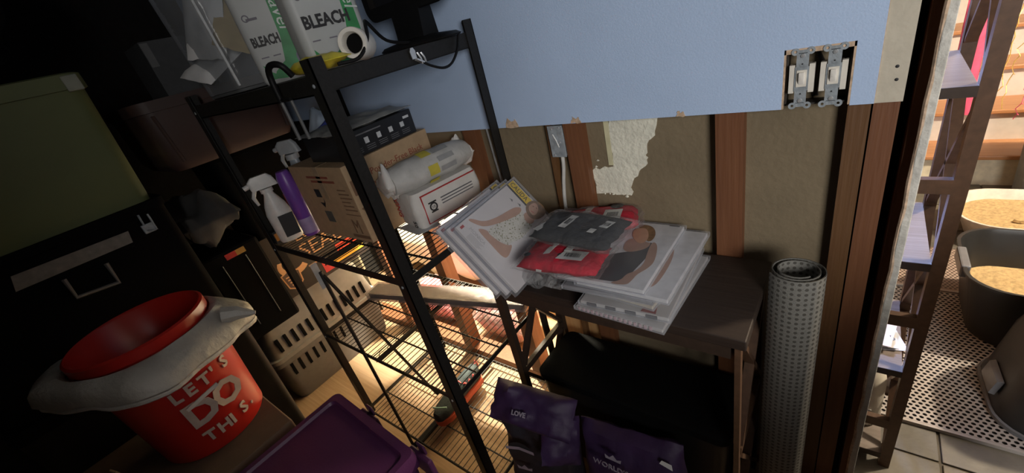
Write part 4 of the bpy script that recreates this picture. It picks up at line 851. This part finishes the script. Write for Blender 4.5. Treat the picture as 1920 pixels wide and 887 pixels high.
B('rim_clip', (-1.652, -.80, 1.625), (-1.640, -.765, 1.665), mat('grey_green_plastic', (.24, .25, .2), .5), gt, bev=.003)
gbg = thing('trash_bag', 'shiny black plastic trash bag heaped on the green tote', 'bag', (-1.98, -1.02, 1.674))
MB().pillow(.5, .5, .26, 18, .5, 8, 3, Matrix.Translation((0, 0, .24)), 81).build('bag_body', mat('glossy_black_film', (.010, .010, .011), .22), gbg, True, False)
# behind the rack's left side
pc = thing('pet_carrier', 'grey plastic pet carrier with vent slots on the floor left of the rack', 'pet carrier', (-2.36, -.36, 0))
P3 = rrect(.42, .66, .05)
CG = mat('carrier_grey', (.13, .127, .125), .6, var=.08); CGL = mat('carrier_light_grey', (.22, .215, .21), .6, var=.08)
MB().loft([at(P3, 0, s=.90), at(P3, .02, s=.93), at(P3, .25, s=.99), at(P3, .252, s=1.04), at(P3, .275, s=1.04)]).build('carrier_bottom', CG, pc, True, False)
MB().loft([at(P3, .276, s=1.04), at(P3, .298, s=1.04), at(P3, .30, s=.99), at(P3, .50, s=.90), at(P3, .57, s=.72), at(P3, .585, s=.5)]).build('carrier_top', CGL, pc, True, False)
sl0 = None
for row, (z, xx) in enumerate(((.325, .207), (.165, .2045))):
    for i in range(13):
        y = -.26 + i * .043
        if row == 1 and i > 8: continue
        q = MB().box((xx - .012, y - .007, z), (xx + .0035, y + .007, z + .075), rot=(0, -.08 if row == 0 else .05, 0)).build('vent_slot', VOID, pc, world=False)
ex_ = MB().box((-.07, -.11, .585), (.07, -.07, .61), bev=.006).build('carry_handle', CG, pc, world=False)
sbx = thing('sealer_box', 'black carton with orange lettering and yellow stripe seen through the rack', 'box', (-2.14, -.27, .612))
SX_ = -2.0
B('box_body', (-2.26, -.515, .612), (SX_, -.03, .93), mat('black_printed_card', (.015, .012, .011), .5), sbx, bev=.002)
OR = mat('tan_orange_print', (.50, .27, .13), .6)
text('SEAL', .105, (SX_ + .0008, -.365, .755), (0, 1, .0), (0, 0, 1), OR, sbx, sx=1.0, ext=.0008)
text('LUE', .075, (SX_ + .0008, -.36, .845), (0, 1, .0), (0, 0, 1), OR, sbx, sx=1.0, ext=.0008)
arc = [(-.415 + .075 * math.cos(a), .765 + .062 * math.sin(a)) for a in [math.radians(150 + i * 14) for i in range(13)]]
arc2 = [(-.415 + .052 * math.cos(a), .772 + .040 * math.sin(a)) for a in [math.radians(150 + i * 14) for i in range(13)]]
MB().prism(arc + arc2[::-1], (SX_, 0, 0), (0, 1, 0), (0, 0, 1), .0008).build('swoosh', OR, sbx)
MB().prism([(-.495, .735), (-.45, .748), (-.405, .725), (-.41, .665), (-.445, .635), (-.485, .660)], (SX_, 0, 0), (0, 1, 0), (0, 0, 1), .0007).build('shield_badge', OR, sbx)
MB().prism([(-.489, .730), (-.45, .742), (-.411, .722), (-.416, .668), (-.446, .642), (-.480, .664)], (SX_ + .0004, 0, 0), (0, 1, 0), (0, 0, 1), .0007).build('shield_field', mat('dark_brown_print', (.07, .04, .03), .6), sbx)
for i in range(4): B('shield_line', (SX_ + .0009, -.478 + .004 * i, .712 - i * .015), (SX_ + .0015, -.42 - .003 * i, .718 - i * .015), OR, sbx)
B('yellow_stripe', (SX_ - .0005, -.245, .640), (SX_ + .0008, -.06, .690), mat('stripe_yellow', (.62, .34, .03), .6), sbx)
B('red_patch', (SX_ - .0005, -.30, .630), (SX_ + .0010, -.245, .692), RL, sbx); B('red_patch', (SX_ - .0005, -.20, .695), (SX_ + .0008, -.06, .735), mat('bright_red_print', (.55, .05, .02), .6), sbx)
B('small_print', (SX_ - .0005, -.36, .705), (SX_ + .0008, -.24, .712), OR, sbx)
kb = thing('black_case', 'black case with a red and yellow label left of the far rack post', 'case', (-2.05, -.635, .60))
B('case_body', (-2.20, -.75, .600), (-1.86, -.53, 1.0), VOID, kb, bev=.012)
B('red_label', (-1.8605, -.665, .962), (-1.8585, -.625, .985), mat('label_red', (.40, .02, .02), .6), kb); B('yellow_label', (-1.8605, -.625, .962), (-1.8585, -.590, .985), mat('label_yellow', (.35, .20, .04), .6), kb)
MB().tube([(-1.857, -.60, .95), (-1.857, -.60, .66)], .002, 5).build('seam', mat('dull_grey_seam', (.10, .10, .10), .4), kb); MB().tube([(-1.857, -.69, .95), (-1.857, -.69, .66)], .002, 5).build('seam', MATS['dull_grey_seam'], kb)  # vertical glints on the black case, modelled as thin grey lines
gc = thing('grey_cloth', 'crumpled grey cloth heaped on the black case', 'cloth', (-1.98, -.640, 1.002))
MB().pillow(.28, .20, .17, 14, .5, 10, 2.5, Matrix.Translation((0.02, 0, .125)), 91).build('cloth', mat('dull_grey_cloth', (.05, .05, .05), .9), gc, True, False)
lt_ = thing('black_tote', 'black tote stacked on the sealer carton under the brown tote', 'tote', (-2.13, -.27, .9315)); P4 = rrect(.30, .48, .03)
MB().loft([at(P4, 0, s=.94), at(P4, .36), at(P4, .361, s=1.03), at(P4, .395, s=1.03)]).build('tote_body', VOID, lt_, True, False)
bt2 = thing('brown_tote', 'dark brown tote with rounded corners behind the far rack post', 'tote', (-2.02, -.43, 1.3272)); P5 = rrect(.46, .48, .05)
BRT = mat('brown_tote_plastic', (.050, .029, .025), .55, var=.12, scale=8)
MB().loft([at(P5, 0, s=.90), at(P5, .03, s=.97), at(P5, .20), at(P5, .201, s=1.04), at(P5, .235, s=1.04)]).build('tote_body', BRT, bt2, True, False)
for y in (-.215, .215): MB().tube([(.232, y * .9, .03), (.235, y * .95, .19)], .006, 6).build('corner_rib', BRT, bt2, True, False)
gx = thing('grey_box', 'small grey box on the brown tote', 'box', (-2.0, -.45, 1.563)); B('box_body', (-2.10, -.53, 1.563), (-1.90, -.39, 1.74), mat('dull_grey_card', (.06, .062, .065), .7), gx)
B('pale_strip', (-1.9002, -.528, 1.66), (-1.8985, -.505, 1.735), mat('pale_card', (.14, .14, .14), .6), gx)

# ------------------------------------------------------------------ on the ladder shelf
en = thing('envelope', 'white envelopes in a loose pile on the lower board of the ladder shelf', 'envelope', (.10, .27, .4202))
for i, (dx, dy, rz, m) in enumerate(((.0, .0, .3, mat('blue_white_paper', (.62, .66, .74), .6)), (-.015, .01, .1, PAPER), (-.02, .02, -.15, mat('cream_paper', (.72, .64, .56), .6)))):
    o = MB().box((-.085, -.055, 0), (.085, .055, .0012), rot=(0, -.03 * i, rz)).build('sheet', m, en, world=False); o.location = (dx, dy, .001 + .006 * i)
text('5', .03, (.055, -.015, .0185), (.95, .2, .0), (-.2, .95, 0), MATS['grey_ink'], en, world=False)
jg = thing('white_jug', 'white plastic jug with a small label on the bottom of the ladder shelf', 'jug', (.118, .30, .0604))
PJ = rrect(.115, .13, .05)
MB().loft([at(PJ, 0, s=.88), at(PJ, .01), at(PJ, .17), at(PJ, .22, s=.8), at(PJ, .255, s=.4), at(PJ, .28, s=.28)]).build('jug_body', mat('milky_plastic', (.66, .62, .52), .45), jg, True, False)
MB().lathe([(.02, .28), (.02, .30), (0, .30)], n=18).build('cap', WHITE, jg, True, False)
B('jug_label', (.098, .2342, .075), (.148, .2352, .15), PAPER, jg); B('barcode_print', (.105, .2336, .082), (.138, .2343, .105), MATS['grey_ink'], jg)

# ------------------------------------------------------------------ litter corner in the hall
def holed(name, x0, x1, y0, y1, z, pitch, r, m, parent, n=8, th=.004):
    g = MB(); bm = g.bm; nx = int((x1 - x0) / pitch); ny = int((y1 - y0) / (pitch * .866)); V = {}
    py = pitch * .866
    for j in range(ny):
        ox = (pitch / 2) * (j % 2)
        for i in range(nx):
            cx = x0 + ox + (i + .5) * pitch; cy = y0 + (j + .5) * py
            sq = [(cx - pitch / 2, cy - py / 2), (cx, cy - py / 2), (cx + pitch / 2, cy - py / 2), (cx + pitch / 2, cy), (cx + pitch / 2, cy + py / 2), (cx, cy + py / 2), (cx - pitch / 2, cy + py / 2), (cx - pitch / 2, cy)]
            o_ = []
            for q in sq:
                k_ = (round(q[0], 5), round(q[1], 5))
                if k_ not in V: V[k_] = bm.verts.new((q[0], q[1], z))
                o_.append(V[k_])
            h = [bm.verts.new((cx + r * math.cos(a), cy + r * .92 * math.sin(a), z)) for a in [math.radians(225 + 45 * k_) for k_ in range(8)]]
            for k_ in range(8): bm.faces.new((o_[k_], o_[(k_ + 1) % 8], h[(k_ + 1) % 8], h[k_]))
    return g.build(name, m, parent)
lm = thing('litter_mat', 'grey perforated litter mat on the slate tiles, nearest the ladder shelf', 'mat', (.50, .77, 0))
MATG = mat('mat_grey', (.44, .40, .37), .7, var=.12, scale=15)
holed('perforated_layer', .115, .93, .370, 1.165, .012, .0178, .0062, MATG, lm)
B('lower_layer', (.115, .365, .0), (.93, 1.17, .0055), mat('mat_dark', (.035, .033, .032), .8), lm)
MB().box((.108, .358, .0), (.945, .368, .0135)).box((.108, 1.167, 0), (.945, 1.178, .0135)).box((.108, .358, 0), (.115, 1.178, .0135)).build('mat_rim', MATG, lm)
lm2 = thing('litter_mat', 'pinkish perforated litter mat farther back under the white litter pan', 'mat', (.60, 1.50, 0))
MATP = mat('mat_pink_grey', (.40, .30, .24), .7, var=.12, scale=15)
holed('perforated_layer', .115, .93, 1.192, 1.55, .010, .015, .0050, MATP, lm2)
B('lower_layer', (.115, 1.19, .0), (.93, 1.56, .005), mat('mat_brown_dark', (.13, .09, .07), .8), lm2); MB().box((.108, 1.181, .0), (.945, 1.191, .0115)).build('mat_rim', MATP, lm2)
SAND = mat('litter_sand', (.52, .36, .17), .95, var=.25, scale=70, bump=.8, bscale=50)
def sand(parent, w_, l_, z, r, seed):
    g = MB(); n = 22; P = rrect(w_, l_, r, 5); rings = [[g.bm.verts.new((p[0] * s_, p[1] * s_, z + (.016 * noise.noise(Vector((p[0] * s_ * 16, p[1] * s_ * 16, seed))) if s_ < .98 else 0))) for p in P] for s_ in (1, .85, .7, .55, .4, .25, .1)]
    for A_, B_ in zip(rings, rings[1:]):
        for i in range(len(P)): g.bm.faces.new((A_[i], A_[(i + 1) % len(P)], B_[(i + 1) % len(P)], B_[i]))
    g.bm.faces.new(rings[-1])
    for i in range(5):
        a = (random.uniform(-.35, .35) * w_, random.uniform(-.35, .35) * l_); g.lathe([(0, -.01), (.024, 0), (.02, .012), (0, .018)], (a[0], a[1], z + .006), 10, random.uniform(.7, 1.3), random.uniform(.6, 1))
    return g.build('litter', SAND, parent, True, False, kind='stuff')
def pan(name, lab, c, w_, l_, h, m, r, rimw, sandz, seed, taper=.86, lip=.02):
    t = thing(name, lab, 'litter box', c); P = rrect(w_, l_, r, 8)
    MB().loft([at(P, 0, s=taper - .02), at(P, .01, s=taper), at(P, h - lip, s=.965), at(P, h - .006, s=1.0), at(P, h, s=1.0), at(P, h, s=1 - rimw), at(P, h - lip, s=.93), at(P, .014, s=taper - .03)], True, True).build('pan', m, t, True, False)
    k_ = taper + (.93 - taper) * sandz / h; sand(t, w_ * k_ * 1.01, l_ * k_ * 1.01, sandz, r * .9, seed); return t
WPAN = mat('warm_white_plastic', (.74, .68, .60), .4)
wp_ = pan('litter_box', 'white low litter pan with sand at the back of the mat', (.79, 1.78, .012), .66, .44, .125, WPAN, .16, .03, .075, 3)
GRP = mat('dark_grey_plastic', (.022, .022, .022), .38, spec=.5)
bp_ = pan('litter_box', 'black high sided litter box with sand in the middle of the mat', (.70, 1.035, .0135), .62, .48, .275, GRP, .13, .035, .11, 5, .84)
MB().box((-.315, -.09, .225), (-.287, .06, .279), bev=.006).build('side_handle', mat('worn_grey_plastic', (.16, .165, .18), .3), bp_, world=False)
hd = thing('litter_hood', 'dark grey litter box hood lying nearest on the mat', 'litter box', (.745, .600, .0135), .05)
PH = rrect(.56, .375, .11, 6)
MB().loft([at(PH, 0, s=1.0), at(PH, .02, s=1.02), at(PH, .05, s=.99), at(PH, .24, s=.90), at(PH, .33, s=.80), at(PH, .352, s=.66)]).build('hood_shell', GRP, hd, True, False)
MB().loft([at(PH, .0, s=1.045), at(PH, .014, s=1.045), at(PH, .016, s=1.02)], False, False).build('hood_rim', MATS['worn_grey_plastic'], hd, True, False)
MB().loft([[(-.284, -.06, .05), (-.272, -.06, .11), (-.272, .05, .11), (-.284, .05, .05)], [(-.297, -.055, .05), (-.287, -.055, .105), (-.287, .045, .105), (-.297, .045, .05)]]).build('side_latch', MATS['worn_grey_plastic'], hd, world=False)
gbx = thing('grey_bin', 'plain grey bin standing at the foot of the stairs', 'bin', (.935, 2.185, -.0005))
PG = rrect(.42, .24, .04)
MB().loft([at(PG, 0, s=.92), at(PG, .5)]).build('bin_body', mat('mid_grey_plastic', (.30, .31, .30), .6), gbx, True, False); MB().loft([at(PG, .501, s=1.03), at(PG, .53, s=1.03), at(PG, .545, s=.9)]).build('lid', MATS['mid_grey_plastic'], gbx, True, False)
